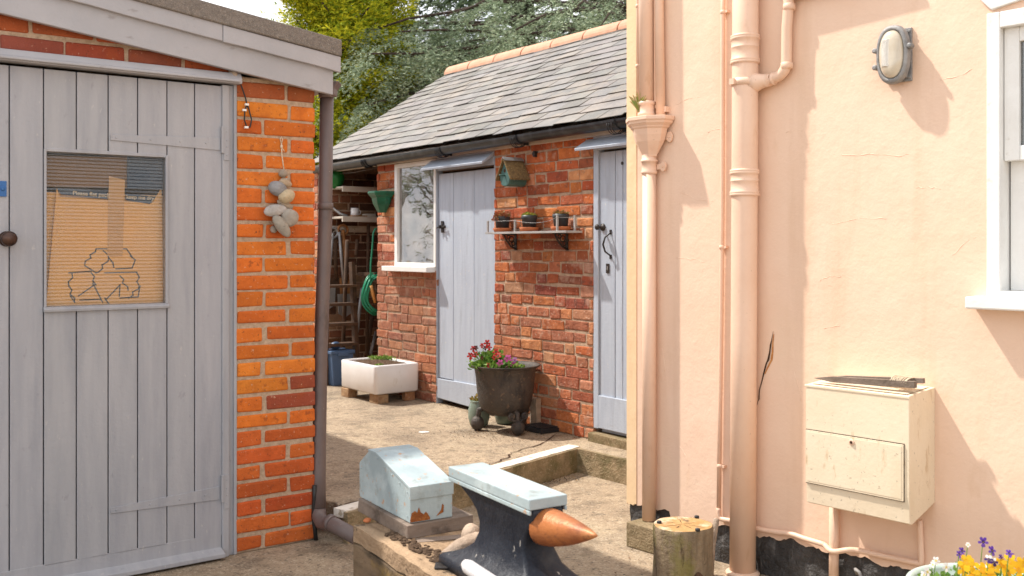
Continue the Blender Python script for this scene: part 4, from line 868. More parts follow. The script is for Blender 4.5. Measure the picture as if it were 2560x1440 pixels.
m = MB(); e = wp(797,1275,4.64); m.tube([e, (e[0]+.004, e[1]-.015, e[2]-.025), (e[0]+.025, e[1]-.05, e[2]-.045), wp(835,1312,4.50), wp(895,1345,4.38)], .0335, 20); m.tube([wp(822,1304,4.53), wp(832,1310,4.51)], .037, 20); part('shoe', m, M['pipe_mauve'], T)
m = MB(); c = wp(824,213,4.72); m.prism([(c[0]-.05, c[2]+.012), (c[0]+.05, c[2]+.012), (c[0]+.03, c[2]-.02), (c[0]+.028, c[2]-.05), (c[0]-.035, c[2]-.05)], c[1]-.05, c[1]+.05, 'y'); part('outlet', m, M['pipe_mauve'], T, bev=.004)
m = MB(); a = wp(786,1245,4.62); m.tube([(a[0],a[1],a[2]+.06), a, wp(783,1290,4.62), wp(787,1320,4.62), wp(790,1350,4.62)], .010, 8); solo('black_hose_end', m, M['cable'], 'black hose end curling at the foot of the garage downpipe', 'hose', W0, wp(787,1350,4.62))
# ------------------------------------------------------------ outhouse wall things
T = thing('wall_shelf', 'narrow grey wall shelf with little posts and a guard wire on the brick wall', 'shelf', F2, (-.55,0,1.4))
SO = .15; xa, za = F2.p(1213, 582, SO); xb, zb = F2.p(1456, 577, .012); ZS = F2.p(1340, 580, SO)[1]; print('shelf', xa, xb, za, zb, ZS)
m = MB(); m.box(xa, xb, -SO, -.012, ZS-.008, ZS+.006); part('board', m, M['shelfgrey'], T, bev=.001)
ph = .085
pp = [(xa+.015, -SO+.012), (F2.x(1299, SO-.012), -SO+.012), (F2.x(1401, SO-.012), -SO+.012), (xb-.012, -.045)]
pp = [(xa+.015, -SO+.012), ((xa+.015)*.62+(xb-.03)*.38, -SO+.012), (xb-.10, -SO+.012), (xb-.03, -.05)]
for i, (x, y) in enumerate(pp): m = MB(); m.box(x-.006, x+.006, y-.006, y+.006, ZS+.006, ZS+ph+(.02 if i > 1 else 0)); part('post', m, M['shelfgrey'], T)
m = MB(); P = []
for i in range(len(pp)-1):
    for k in range(6): t = k/6; P.append((pp[i][0]*(1-t)+pp[i+1][0]*t, pp[i][1]*(1-t)+pp[i+1][1]*t-.007, ZS+ph-.005-.02*math.sin(PI*t)*(i == 1)+.01*(i > 1)))
P.append((pp[-1][0], pp[-1][1], ZS+ph+.012)); m.tube(P, .0014, 5); part('guard_wire', m, M['steel'], T)
for px in (1283, 1411):
    x = F2.x(px, .03); m = MB(); m.box(x-.012, x+.012, -.012, -.002, ZS-.12, ZS-.009); m.tube([(x, -.012, ZS-.11), (x, -.05, ZS-.095), (x, -.09, ZS-.05), (x, -.11, ZS-.012)], .007, 6)
    for q_ in ((.045, .045, .02), (.03, .075, .014), (.07, .03, .013)): m.tube([(x, -q_[0]+math.cos(t)*q_[2], ZS-q_[1]+math.sin(t)*q_[2]) for t in [2*PI*k/14 for k in range(14)]], .004, 6, closed=True)
    m.box(x-.012, x+.012, -.12, -.012, ZS-.016, ZS-.009); part('bracket', m, M['iron'], T)
rg = random.Random(21)
def leafy(mb, c, rad, n, cols, size=(.006,.014), up=1.0, flat_=False):
    for i in range(n):
        a = rg.uniform(0, 2*PI); r = rad*math.sqrt(rg.random()); h = rg.uniform(0, 1)*up*(1-.5*(r/rad)**2)
        p = Vector((c[0]+r*math.cos(a), c[1]+r*math.sin(a), c[2]+h)); d = Vector((math.cos(a)*rg.uniform(.2, 1), math.sin(a)*rg.uniform(.2, 1), rg.uniform(.1, 1.2))).normalized()
        s_ = d.cross(Vector((rg.uniform(-1,1), rg.uniform(-1,1), rg.uniform(-1,1)))).normalized(); l = rg.uniform(*size); w_ = l*.38; k = rg.uniform(.7, 1.2); c0 = rg.choice(cols)
        mid = p+d*l*.55+s_.cross(d)*l*.1
        mb.add([p, mid-s_*w_, p+d*l, mid+s_*w_], [(0,1,2,3)], 0, tuple(x*k for x in c0))
potinfo = (((1257,.62), [(.42,.13,.07),(.35,.10,.04),(.30,.22,.06)], 'left small dark pot of rusty red stonecrop on the wall shelf', .05),
           ((1324,0), [(.45,.42,.06),(.25,.35,.06),(.50,.45,.10)], 'middle small dark pot of yellow green stonecrop on the wall shelf', .028),
           ((1403,0), [(.35,.13,.07),(.40,.25,.07),(.25,.20,.05)], 'right small dark pot of reddish stonecrop on the wall shelf', .03))
for i, ((px, _), cols, lab, hgt) in enumerate(potinfo):
    x = F2.x(px, .075); z0 = ZS+.006; yy = -.078
    m = MB(); m.lathe([(.052,0),(.060,.004),(.068,.026),(.065,.028),(.056,.010),(.001,.008)], (x, yy, z0), 28)
    solo('saucer', m, M['terracotta'], ['terracotta saucer under the left shelf pot','terracotta saucer under the middle shelf pot','terracotta saucer under the right shelf pot'][i], 'saucer', F2, (x,yy,z0), group='saucers on the wall shelf')
    T = thing('plant_pot', lab, 'plant pot', F2, (x,yy,z0+.011), group='pots on the wall shelf')
    m = MB(); m.lathe([(.044,0),(.050,.07),(.053,.072),(.055,.078),(.055,.098),(.050,.098),(.048,.085)], (x, yy, z0+.011), 28, cap=(1,0)); part('pot', m, M['potblack'], T)
    m = MB(); m.lathe([(.049,0),(.001,.002)], (x, yy, z0+.098), 20); part('soil', m, M['soil'], T)
    m = MB(); leafy(m, (x, yy, z0+.098), .055 if i == 0 else .045, 420 if i == 0 else 260, cols, (.008,.018), hgt)
    if i == 0: leafy(m, (x+.0, yy-.05, z0+.075), .03, 90, cols, (.008,.018), .04)
    part('plant', m, M['leaf'], T)
# bird house
bx, bz = F2.p(1268, 460, .10); T = thing('bird_box', 'teal green bird box with a mossy pitched roof on the brick wall', 'bird box', F2, (bx,0,bz-.02))
yf, yb = -.17, -.02; w2 = .070; zb_ = F2.p(1262, 466, .15)[1]; ztp = F2.p(1262, 400, .15)[1]; hw = (ztp-zb_); bx = F2.x(1262, .17); zm_ = zb_+hw*.34
BR = Fr(0,0,0)
sec = [(bx+w2*.62, zb_+.012), (bx+w2*.25, zb_), (bx-w2*.25, zb_), (bx-w2*.62, zb_+.012), (bx-w2*.85, zm_), (bx, ztp), (bx+w2*.85, zm_)]
m = MB(); m.prism(sec, yf, yb, 'y'); part('body', m, M['birdgreen'], T, bev=.004)
for s_ in (-1, 1):
    m = MB(); m.prism([(bx, ztp+.002), (bx, ztp+.016), (bx+s_*w2*1.25, zm_-.012), (bx+s_*w2*1.20, zm_-.022)], yf-.018, yb, 'y'); part('roof_panel', m, M['birdroof'] if s_ > 0 else M['birdroof'], T, bev=.002)
m = MB(); m.prism([(bx-.022, ztp-.006), (bx, ztp+.019), (bx+.025, ztp-.006), (bx, ztp+.011)], yf-.019, yb, 'y'); part('ridge_strip', m, M['steel'], T)
m = MB(); m.lathe([(.012,0),(.012,.001)], (bx, yf-.0005, ztp-hw*.42), 16, ax='y'); part('entrance_hole', m, M['crack'], T)
m = MB(); m.lathe([(.006,0),(.006,.045),(.002,.048)], (bx, yf, ztp-hw*.60), 10, ax='y'); part('perch', m, M['birdgreen'], T)
# iron eye on the wall
ex_, ez = F2.p(1337, 385, .02); m = MB(); m.box(ex_-.008, ex_+.008, -.03, 0, ez-.02, ez+.02); m.tube([(ex_+math.cos(t)*.012, -.03, ez+math.sin(t)*.012) for t in [2*PI*k/12 for k in range(12)]], .004, 6, closed=True)
solo('wall_hook', m, M['iron'], 'small black iron hook in the brick wall above the bird box', 'hook', F2, (ex_,0,ez))
# green hopper
gx = F2.x(950, .07); zt = F2.p(950, 477, .12)[1]; zbm = F2.p(950, 532, .05)[1]; T = thing('green_rain_hopper', 'dark green cast rainwater hopper fixed to the brick corner beside the window', 'hopper', F2, (gx,0,zbm))
m = MB(); hop(m, gx, zt, zt-zbm, .135, .15); part('hopper_head', m, M['green'], T, bev=.003)
# washing line wire across the bay opening
m = MB(); a = F2.p(825, 437, 0); b = F2.p(943, 420, 0); m.tube([(a[0], .0, a[1]), ((a[0]+b[0])/2, 0, (a[1]+b[1])/2-.01), (b[0], 0, b[1])], .0015, 5); solo('line_wire', m, M['steel'], 'thin pale wire strung across the dark open bay', 'wire', F2, (a[0],0,a[1]))
# ------------------------------------------------------------ inside the open bay
def shelf(px, py, lab, th=.05):
    z = FB.p(px, py, .30)[1]; m = MB(); m.box(-.02, 1.6, -.32, -.30, z-th, z+.0); m.box(-.02, 1.6, -.30, -.02, z-.02, z-.001); return solo('storage_shelf', m, M['shelfwhite'], lab, 'shelf', FB, (.2,-.3,z-th), bev=.002), z
_, zs1 = shelf(880, 466, 'upper white edged shelf inside the open bay'); _, zs2 = shelf(880, 541, 'lower white edged shelf inside the open bay')
m = MB(); x, z = FB.p(838, 445, .15); m.ell((x, -.15, z), (.085,.085,.10), 20, 14); solo('green_bucket', m, M['ball'], 'bright green rounded tub in the shade on the top bay shelf', 'tub', FB, (x,-.15,z-.1))
x = FB.x(887, .22); T = thing('mug', 'pale mug standing on the lower bay shelf', 'mug', FB, (x,-.22,zs2)); m = MB(); m.lathe([(.034,0),(.037,.002),(.038,.08),(.034,.08),(.033,.01)], (x, -.22, zs2), 20, cap=(1,0)); part('cup', m, M['ceramic'], T); m = MB(); m.tube([(x+.036, -.22, zs2+.065), (x+.058, -.22, zs2+.055), (x+.058, -.22, zs2+.03), (x+.036, -.22, zs2+.018)], .005, 6); part('handle', m, M['ceramic'], T)
m = MB(); x = FB.x(893, .24); m.box(x-.07, x+.09, -.27, -.23, zs2, zs2+.012); solo('yellow_ruler', m, M['handle'], 'flat orange wooden strip lying in front of the mug', 'strip', FB, (x,-.25,zs2))
m = MB(); m.tube([wp(822,500,9.25), wp(832,520,9.25), wp(850,534,9.2), wp(868,540,9.2)], .012, 6); solo('curved_tool', m, M['steel'], 'curved grey tool lying on the lower bay shelf', 'tool', W0, wp(850,540,9.2))
m = MB(); x = FB.x(922, .2); m.box(x-.05, x+.05, -.25, -.15, zs2, zs2+.03); solo('shelf_tin', m, M['shelfwhite'], 'low pale tin at the right end of the lower bay shelf', 'tin', FB, (x,-.2,zs2), bev=.01)
m = MB(); z = FB.p(880, 566, .1)[1]; m.box(0, 1.5, -.06, -.012, z-.055, z+.005)
for k in range(9): m.tube([(.1+k*.13, -.06, z-.025), (.1+k*.13, -.10, z-.02)], .006, 6)
solo('tool_rail', m, M['shelfwhite'], 'pale wooden rail with pegs below the bay shelves', 'rail', FB, (.2,-.06,z-.05))
def tool(name, lab, px0, py0, px1, py1, mat, r, out, head=None, hm=None, cat='garden tool'):
    a = FB.p(px0, py0, out); b = FB.p(px1, py1, out); T = thing(name, lab, cat, FB, (b[0],-out,b[1]), group='tools hanging in the open bay')
    m = MB(); m.tube([(a[0],-out,a[1]), (b[0],-out,b[1])], r, 8); part('shaft', m, mat, T)
    if head == 'D': m = MB(); m.tube([(a[0]+math.cos(t)*.05, -out, a[1]+math.sin(t)*.045) for t in [2*PI*k/14 for k in range(14)]], .012, 6, closed=True); part('grip', m, mat, T)
    if hm: m = MB(); w_ = .075; m.prism([(b[0]-w_, b[1]+.02), (b[0]+w_, b[1]+.02), (b[0]+w_*.9, b[1]-.16), (b[0], b[1]-.20), (b[0]-w_*.9, b[1]-.16)], -out-.006, -out+.004, 'y'); part('blade', m, hm, T, bev=.002)
tool('garden_spade', 'long grey handled spade, leftmost tool hanging in the bay', 832, 582, 820, 720, M['steel'], .014, .12, 'D', M['steel'])
tool('garden_fork', 'dark handled fork hanging between the grey and orange handles', 839, 585, 840, 700, M['oldwood'], .018, .10, 'D', M['oldwood'])
tool('edging_iron', 'grey metal tool slanting right with a pale tip in the bay', 848, 580, 862, 740, M['steel'], .014, .14, None, M['steel'])
tool('garden_shovel', 'orange wooden handled shovel hanging upside down in the bay', 857, 575, 867, 700, M['handle'], .018, .12, 'D', M['handle'])
for i, (a, b, mat, lab) in enumerate(((( 905,720),(893,830), M['steel'], 'pale grey pole leaning behind the hose coil'), ((921,560),(917,880), M['oldwood'], 'dark wooden pole leaning left of the hose coil'), ((930,790),(917,885), M['oldwood'], 'brown handled hoe leaning below the hose coil'), ((940,830),(926,885), M['steel'], 'pale strut leaning below the hose coil near the brick corner'), ((893,600),(890,640), M['oldwood'], 'short dark handle beside the step ladder'))):
    p, q_ = FB.p(a[0], a[1], .25), FB.p(b[0], b[1], .33); m = MB(); m.tube([(p[0], -.25, p[1]), (q_[0], -.33, q_[1])], .016 if i != 2 else .02, 8); solo('leaning_pole', m, mat, lab, 'pole', FB, (q_[0],-.33,q_[1]), group='poles leaning in the bay')
# step ladder
T = thing('step_ladder', 'dark brown wooden step ladder standing in the open bay', 'step ladder', FB, (FB.x(855,.45),-.45,UP))
o = .45
for (a, b) in (((816,700),(812,925)), ((880,655),(893,925))):
    p, q_ = FB.p(a[0], a[1], o), FB.p(b[0], b[1], o); m = MB(); m.prism([(p[0]-.018, p[1]), (p[0]+.018, p[1]), (q_[0]+.018, UP), (q_[0]-.018, UP)], -o-.03, -o+.03, 'y'); part('side_rail', m, M['oldwood'], T)
p, q_ = FB.p(876, 600, o), FB.p(890, 925, o); m = MB(); m.tube([(p[0], -o+.06, p[1]), (q_[0], -o+.28, UP)], .018, 6); part('rear_leg', m, M['oldwood'], T)
for (py, d_) in ((716,0),(762,0),(812,0),(863,0)):
    a, z = FB.p(816, py, o); b = FB.x(887, o); m = MB(); m.box(a, b, -o-.07, -o+.07, z-.012, z+.012); part('step', m, M['oldwood'], T, bev=.002)
# blue box
T = thing('storage_box', 'blue grey plastic storage box with a lid under the step ladder', 'box', FB, (FB.x(856,.50),-.50,UP))
a, b = FB.x(827, .55), FB.x(884, .55); zt = FB.p(855, 876, .55)[1]
m = MB(); m.prism([(a+.02, UP), (b-.02, UP), (b-.005, zt-.02), (a+.005, zt-.02)], -.56, -.36, 'y'); part('body', m, M['bluebox'], T, bev=.008)
m = MB(); m.box(a-.006, b+.006, -.57, -.35, zt-.03, zt+.0); m.box(a+.06, b-.06, -.58, -.565, zt-.05, zt-.01); part('lid', m, M['bluebox'], T, bev=.006)
m = MB(); x = FB.x(845, .5); m.ell((x, -.45, zt+.035), (.05,.04,.035)); solo('cloth_bundle', m, M['bluebox'], 'small blue cloth bundle on top of the storage box', 'cloth', FB, (x,-.45,zt), bev=0)
# hose
T = thing('garden_hose', 'coil of green garden hose with an orange nozzle hanging beside the brick corner', 'garden hose', FB, (FB.x(935,.62),-.62,1.0))
o = .62; hx, hz = FB.p(941, 735, o); m = MB(); P = []
for k in range(7*28):
    t = 2*PI*k/28; r = .115+.030*(k/196)+.008*math.sin(k*.37); P.append((hx+math.cos(t)*r*.95, -o+.012*math.sin(k*.9)-.04+(k/196)*.07, hz+math.sin(t)*r*1.25))
m.tube(P, .0085, 7); part('coil', m, M['hose'], T)
m = MB(); P = [FB.p(*q_, o+.03) for q_ in ((945,572),(938,572),(933,584),(931,620),(927,660),(926,700),(928,716))]; m.tube([(p[0], -o-.03, p[1]) for p in P], .0085, 8); part('hanging_end', m, M['hose'], T)
p, q_ = FB.p(927, 714, o+.05), FB.p(938, 757, o+.05); m = MB(); m.tube([(p[0], -o-.05, p[1]), ((p[0]+q_[0])/2, -o-.05, (p[1]+q_[1])/2), (q_[0], -o-.05, q_[1])], [.014,.017,.011], 10); part('nozzle', m, M['copper'], T)
m = MB(); m.box(hx-.02, hx+.05, -o, -.3, hz+.16, hz+.19); part('hook', m, M['oldwood'], T)
# ------------------------------------------------------------ sink planter
sxr = 2.06; FS = Fr(-1.058, 7.70, F2.th)       # local x towards the right, y into the wall
SZ0, SZ1 = .215, .440; LW, LD = .60, .405
T = thing('sink_planter', 'white rectangular fireclay sink planted with seedlings, raised on bricks', 'planter', FS, (-.3,.2,SZ0))
def rrect(x0, x1, y0, y1, r, z, n=5):
    o = []
    for cx, cy, a0 in ((x1-r, y1-r, 0), (x0+r, y1-r, PI/2), (x0+r, y0+r, PI), (x1-r, y0+r, 1.5*PI)):
        for k in range(n+1): a = a0+PI/2*k/n; o.append((cx+r*math.cos(a), cy+r*math.sin(a), z))
    return o
m = MB(); e = 0; t = .035
m.rings([rrect(-LW+.012, -.012, .012, LD-.012, .03, SZ0), rrect(-LW+.003, -.003, .003, LD-.003, .034, SZ0+.012), rrect(-LW, 0, 0, LD, .036, SZ1-.014), rrect(-LW+.003, -.003, .003, LD-.003, .034, SZ1-.004), rrect(-LW+.012, -.012, .012, LD-.012, .028, SZ1), rrect(-LW+t-.008, -t+.008, t-.008, LD-t+.008, .02, SZ1), rrect(-LW+t, -t, t, LD-t, .018, SZ1-.008), rrect(-LW+t, -t, t, LD-t, .018, SZ1-.10)], cap=(1,1))
part('basin', m, M['ceramic'], T)
m = MB(); N = 26; vs = []; fs = []
for i in range(N):
    for j in range(N):
        vs.append((-LW+t+.001+(LW-2*t-.002)*i/(N-1), t+.001+(LD-2*t-.002)*j/(N-1), SZ1-.018+rg.uniform(-.005,.007)+.018*math.sin(PI*i/(N-1))*math.sin(PI*j/(N-1))))
        if i and j: b_ = i*N+j; fs.append((b_-N-1, b_-1, b_, b_-N))
m.add(vs, fs); part('soil', m, M['soil'], T)
m = MB(); G1 = [(.22,.36,.06),(.30,.42,.10),(.16,.28,.05)]
for k in range(16): leafy(m, (-LW+.10+rg.uniform(-.04,.16), LD-.10+rg.uniform(-.06,.06), SZ1-.01), .03, 16, G1, (.014,.028), .02)
for k in range(5): leafy(m, (-.06+rg.uniform(-.03,.0), .09+rg.uniform(-.03,.06), SZ1-.01), .012, 6, G1, (.010,.02), .012)
part('plant', m, M['leaf'], T)
m = MB(); m.lathe([(.009,0),(.007,.003)], (-.03-.0, -.0005, SZ1-.09), 12, ax='y'); 
for i, (x, y, l, w_, c, lab) in enumerate(((-.60+.02,.0,.09,.215,(.46,.30,.16),'mossy brick under the left end of the sink planter'), (-.15,.03,.10,.215,(.42,.28,.15),'mossy brick under the front corner of the sink planter'), (-.10,.29,.095,.10,(.48,.26,.13),'orange brick under the wall side of the sink planter'), (-.58,.29,.095,.10,(.40,.25,.14),'brick under the back left corner of the sink planter'))):
    m = MB(); m.box(x, x+w_*.6, y+.0, y+l, UP, UP+.072, 0, c, j=.003); solo('brick', m, M['brick2'], lab, 'brick', FS, (x,y,UP), group='bricks under the sink planter', bev=.006)
# weed
m = MB(); wx_, wy_ = gnd(1090, 1003, UP); leafy(m, (wx_, wy_, UP), .025, 40, [(.22,.40,.05),(.30,.50,.08)], (.02,.045), .05); solo('weed', m, M['leaf'], 'small bright green weed at the foot of the door beside the window', 'weed', W0, (wx_,wy_,UP))
# ------------------------------------------------------------ cauldron planter
CX, CY = -.045, 6.62
T = thing('cauldron_planter', 'brown cast iron cauldron on ball feet planted with red and purple pansies', 'planter', W0, (CX,CY,UP))
ZR = .577; m = MB()
prof = [(.02,.245),(.09,.250),(.135,.268),(.165,.30),(.180,.35),(.190,.42),(.197,.50),(.205,.555),(.222,ZR-.008),(.236,ZR),(.237,ZR+.006),(.222,ZR+.005),(.200,ZR-.012),(.192,.52),(.188,.49)]
m.lathe([(r, z) for r, z in prof], (CX, CY, 0), 48); part('pot', m, M['castiron'], T)
def foot(a, scr):
    m = MB(); dx, dy = math.cos(a), math.sin(a); r0 = .150
    m.tube([(CX+dx*(r0-.03), CY+dy*(r0-.03), .30), (CX+dx*(r0+.025), CY+dy*(r0+.025), .275), (CX+dx*(r0+.03), CY+dy*(r0+.03), .24), (CX+dx*(r0+.032), CY+dy*(r0+.032), .215)], [.014,.020,.017,.020], 10)
    m.ell((CX+dx*(r0+.035), CY+dy*(r0+.035), UP+.049), (.045,.045,.050), 20, 14)
    if scr:
        for s_ in (-1, 1):
            px_, py_ = -dy*s_*.048, dx*s_*.048; c = Vector((CX+dx*(r0+.035)+px_, CY+dy*(r0+.035)+py_, .262)); ax_ = Vector((dx, dy, 0)); sd2 = Vector((-dy, dx, 0))
            m.tube([c+sd2*math.cos(t)*.016+Vector((0,0,1))*math.sin(t)*.017 for t in [2*PI*k/16 for k in range(16)]], .011, 8, closed=True); m.ell(c, (.012,.012,.012))
            m.tube([c-Vector((0,0,.015)), (CX+dx*(r0+.033), CY+dy*(r0+.033), .22)], .011, 8)
    part('foot', m, M['castiron'], T)
aim = math.atan2(-1, .30); foot(-1.10, True); foot(-1.10-2*PI/3, False); foot(-1.10+2*PI/3, True)
m = MB(); m.lathe([(.19,ZR-.045),(.1,ZR-.035),(.001,ZR-.03)], (CX, CY, 0), 24, cap=(0,1)); part('soil', m, M['soil'], T)
m = MB(); GR = [(.16,.30,.05),(.22,.38,.07),(.10,.22,.04),(.30,.45,.10)]
def stem(mb, p0, p1, r=.0018, c=(.18,.32,.06)):
    mb.tube([p0, (p0[0]*.5+p1[0]*.5, p0[1]*.5+p1[1]*.5, p0[2]*.4+p1[2]*.6), p1], r, 5, col=c)
def pansy(mb, c, d, s, col, eye, c2=None):
    d = Vector(d).normalized(); u = d.cross(Vector((0,0,1))).normalized(); v = u.cross(d)
    for a, l, w_, cc_ in ((90-28, 1, .62, col), (90+28, 1, .62, col), (180+8, .95, .55, c2 or col), (-8, .95, .55, c2 or col), (270, 1.0, .8, c2 or col)):
        a = math.radians(a); ax = u*math.cos(a)+v*math.sin(a); bx_ = u*-math.sin(a)+v*math.cos(a); k = rg.uniform(.8, 1.15)
        pts = [c+ax*.02*s+d*.02*s, c+ax*.45*s-bx_*w_*.45*s+d*.08*s, c+ax*.85*s-bx_*w_*.5*s+d*.02*s, c+ax*l*s*1.05-bx_*w_*.15*s, c+ax*l*s*1.05+bx_*w_*.2*s, c+ax*.85*s+bx_*w_*.5*s+d*.04*s, c+ax*.45*s+bx_*w_*.45*s+d*.1*s]
        mb.add(pts, [(0,1,2,3,4,5,6)], 0, tuple(x*k for x in cc_))
    mb.add([c+d*.12*s+(u*math.cos(t)+v*math.sin(t))*.30*s for t in [2*PI*k/8 for k in range(8)]], [tuple(range(8))], 0, eye)
    mb.add([c+d*.14*s+(u*math.cos(t)+v*math.sin(t))*.09*s for t in [2*PI*k/6 for k in range(6)]], [tuple(range(6))], 0, (.7,.45,.05))
for k in range(26): leafy(m, (CX-.10+rg.uniform(-.09,.16), CY-.06+rg.uniform(-.07,.1), ZR-.03), .05, 16, GR, (.02,.045), .06)
for k in range(12): leafy(m, (CX-.13+rg.uniform(-.04,.08), CY-.04+rg.uniform(-.05,.08), ZR+.03), .035, 12, GR, (.02,.05), .05)
leafy(m, (CX+.09, CY-.05, ZR-.02), .03, 26, [(.35,.42,.06),(.25,.38,.07)], (.012,.03), .02)
for px, py, s_, kd in ((1183,872,.017,'r'),(1176,890,.020,'r'),(1188,886,.018,'r'),(1190,870,.014,'d'),(1205,864,.014,'r'),(1218,858,.020,'r'),(1222,868,.019,'r'),(1213,870,.014,'d'),(1240,880,.019,'r'),(1245,890,.021,'r'),(1236,893,.016,'r'),(1205,895,.012,'d'),(1221,913,.014,'r'),(1250,908,.021,'p'),(1268,896,.020,'p'),(1278,905,.019,'p'),(1285,913,.020,'p'),(1266,921,.018,'p'),(1272,893,.015,'p'),(1287,900,.016,'v'),(1246,920,.015,'v')):
    Y = CY-.12+rg.uniform(-.05, .09); c = Vector(at(px, py, Y)); col = {'r': (.50,.02,.015), 'd': (.09,.008,.012), 'p': (.45,.05,.25), 'v': (.30,.10,.32)}[kd]
    FLW = MB(); pansy(FLW, c, (rg.uniform(-.6,.5), -1, rg.uniform(.0,.7)), s_*1.2, col, (.06,.005,.02), None); part('flower', FLW, M['petal'], T); stem(m, (c.x*.6+(CX-.06)*.4, c.y+.03, ZR-.03), (c.x, c.y+.004, c.z))
stem(m, (CX-.16, CY-.08, ZR-.01), (CX-.235, CY-.1, ZR+.035)); leafy(m, (CX-.235, CY-.1, ZR+.03), .01, 5, GR, (.01,.02), .015)
part('foliage', m, M['leaf'], T)
# pots behind the cauldron
gx, gy = -.235, 6.88; T = thing('glazed_pot', 'small sage green glazed pot with a dry plant behind the cauldron', 'plant pot', W0, (gx,gy,UP))
gx, gy = (1197-HX)/FPX*6.78, 6.80
OR[T.name] = Vector((gx, gy, UP)); T.location = (gx, gy, UP)
m = MB(); m.lathe([(.045,0),(.062,.01),(.074,.06),(.074,.11),(.062,.155),(.058,.165),(.062,.175),(.058,.177),(.052,.165)], (gx, gy, UP), 28, cap=(1,1)); part('pot', m, M['sage'], T)
m = MB(); leafy(m, (gx, gy, UP+.165), .05, 110, [(.40,.27,.07),(.30,.30,.06),(.45,.35,.12)], (.012,.028), .04); part('plant', m, M['leaf'], T)
gx, gy = .02, 6.93; m = MB(); m.lathe([(.05,0),(.07,.01),(.085,.08),(.08,.12),(.07,.13)], ((1265-HX)/FPX*6.9, 6.90, UP), 24, sx=1.0); solo('green_jar', m, M['sage'], 'low green jar standing in the shade under the cauldron', 'jar', W0, ((1265-HX)/FPX*6.9,6.90,UP))
m = MB(); c1 = F2.p(1350, 1020, .03); m.box(c1[0]-.10, c1[0]-.02, -.045, -.008, UP, UP+.20, j=.006); solo('slate_offcut', m, M['palewood'], 'pale slab leaning on the brick wall right of the cauldron', 'slab', F2, (c1[0]-.05,-.03,UP), bev=.004)
# black ridged grid tile
gx, gy = gnd(1352, 1078, UP); FG = Fr(gx, gy, F2.th); m = MB(); m.box(-.10, .10, -.075, .075, UP+.004, UP+.03)
for k in range(9): m.box(-.095+k*.022, -.085+k*.022, -.07, .07, UP+.0305, UP+.040)
solo('drain_cover', m, M['black'], 'black ridged plastic drain cover at the foot of the brick wall', 'drain cover', FG, (0,0,UP), bev=.002)
# litter and white fleck
m = MB()
for i in range(900):
    r = rg.random()
    if r < .5: x, y = CX+rg.gauss(-.05,.22), CY-.15+rg.gauss(0,.13)
    elif r < .68: t = rg.random(); x, y = .389+rg.uniform(-.12,.04)-t*.15, 6.0-rg.uniform(.02,.16)-t*.2; 
    elif r < .85: q_ = rg.uniform(-1.9, 0); v = F2.w(q_, -rg.uniform(.0, .08), 0); x, y = v[0], v[1]
    else: x, y = rg.uniform(-.7, 1.2), rg.uniform(3.4, 6.6)
    z = (UP if not (.5 <= r < .68) and (x-K0[0])*.0+y > 6.05-abs(0)+( (x-.389)*1.265 if x < .389 else (.389-x)*1.1) else 0)+.005
    s_ = rg.uniform(.003, .010); a = rg.uniform(0, PI); k = rg.uniform(.5, 1.3); c = rg.choice([(.12,.07,.035),(.20,.12,.06),(.06,.04,.02),(.3,.2,.1)])
    dx, dy = math.cos(a)*s_, math.sin(a)*s_; m.add([(x-dx, y-dy, z), (x+dy*.5, y-dx*.5, z+.001), (x+dx, y+dy, z+.003), (x-dy*.5, y+dx*.5, z+.001)], [(0,1,2,3)], 0, tuple(q__*k for q__ in c))
solo('leaf_litter', m, M['litter'], None, None, W0, kind='stuff')
wx_, wy_ = gnd(1060, 1081, UP); m = MB(); m.prism([(wx_-.035,wy_-.01),(wx_-.01,wy_-.03),(wx_+.03,wy_-.012),(wx_+.036,wy_+.012),(wx_,wy_+.022),(wx_-.03,wy_+.014)], UP+.001, UP+.004, 'z'); solo('paint_splash', m, M['white'], 'small white dried paint splash on the raised yard', 'paint splash', W0, (wx_,wy_,UP))
# ------------------------------------------------------------ anvil on its timber baulk
T = thing('timber_baulk', 'heavy weathered timber baulk with a rotten top carrying the anvil', 'timber', FT, (.2,-.6,0))
def baulk(z0, z1, x1, y0, mat, name, seed, jj=.004):
    r = random.Random(seed); R = []
    for k in range(30):
        y = y0*k/29; R.append([(0+r.uniform(-jj,jj), y, z0+r.uniform(-.002,.002)), (0+r.uniform(-jj,jj), y, z1-.004+r.uniform(-.004,.003)), (.012+r.uniform(-jj,jj), y, z1+r.uniform(-.003,.003)), (x1*.35, y, z1+r.uniform(-.003,.003)), (x1*.7, y, z1+r.uniform(-.002,.002)), (x1-.01, y, z1+r.uniform(-.002,.002)), (x1+r.uniform(-jj,jj), y, z1-.008), (x1, y, z0)])
    m = MB(); m.rings(R, sm=False); return part(name, m, mat, T)
baulk(0, .155, .30, -1.5, M['timber'], 'lower_beam', 1); baulk(.160, .331, .305, -1.5, M['timber'], 'middle_beam', 2); baulk(.335, .394, .31, -1.5, [M['timber_top']], 'top_plank', 3, .006)
m = MB(); m.prism([(-.002,-.001),(.30,-.001),(.30,.002),(-.002,.002)], .0, .385, 'z'); part('end_grain', m, M['timber'], T)
r_ = random.Random(8); 
m = MB()
for k in range(260):
    y = -r_.uniform(.16, 1.0); x = .03+.06*r_.random()+.05*abs(y); s_ = r_.uniform(.004, .013); m.ell((x, y, .396), (s_*r_.uniform(.6,1.3), s_*r_.uniform(.8,2), s_*.45), 6, 4, nz=.2, seed=k)
part('rot_debris', m, M['soil'], T)
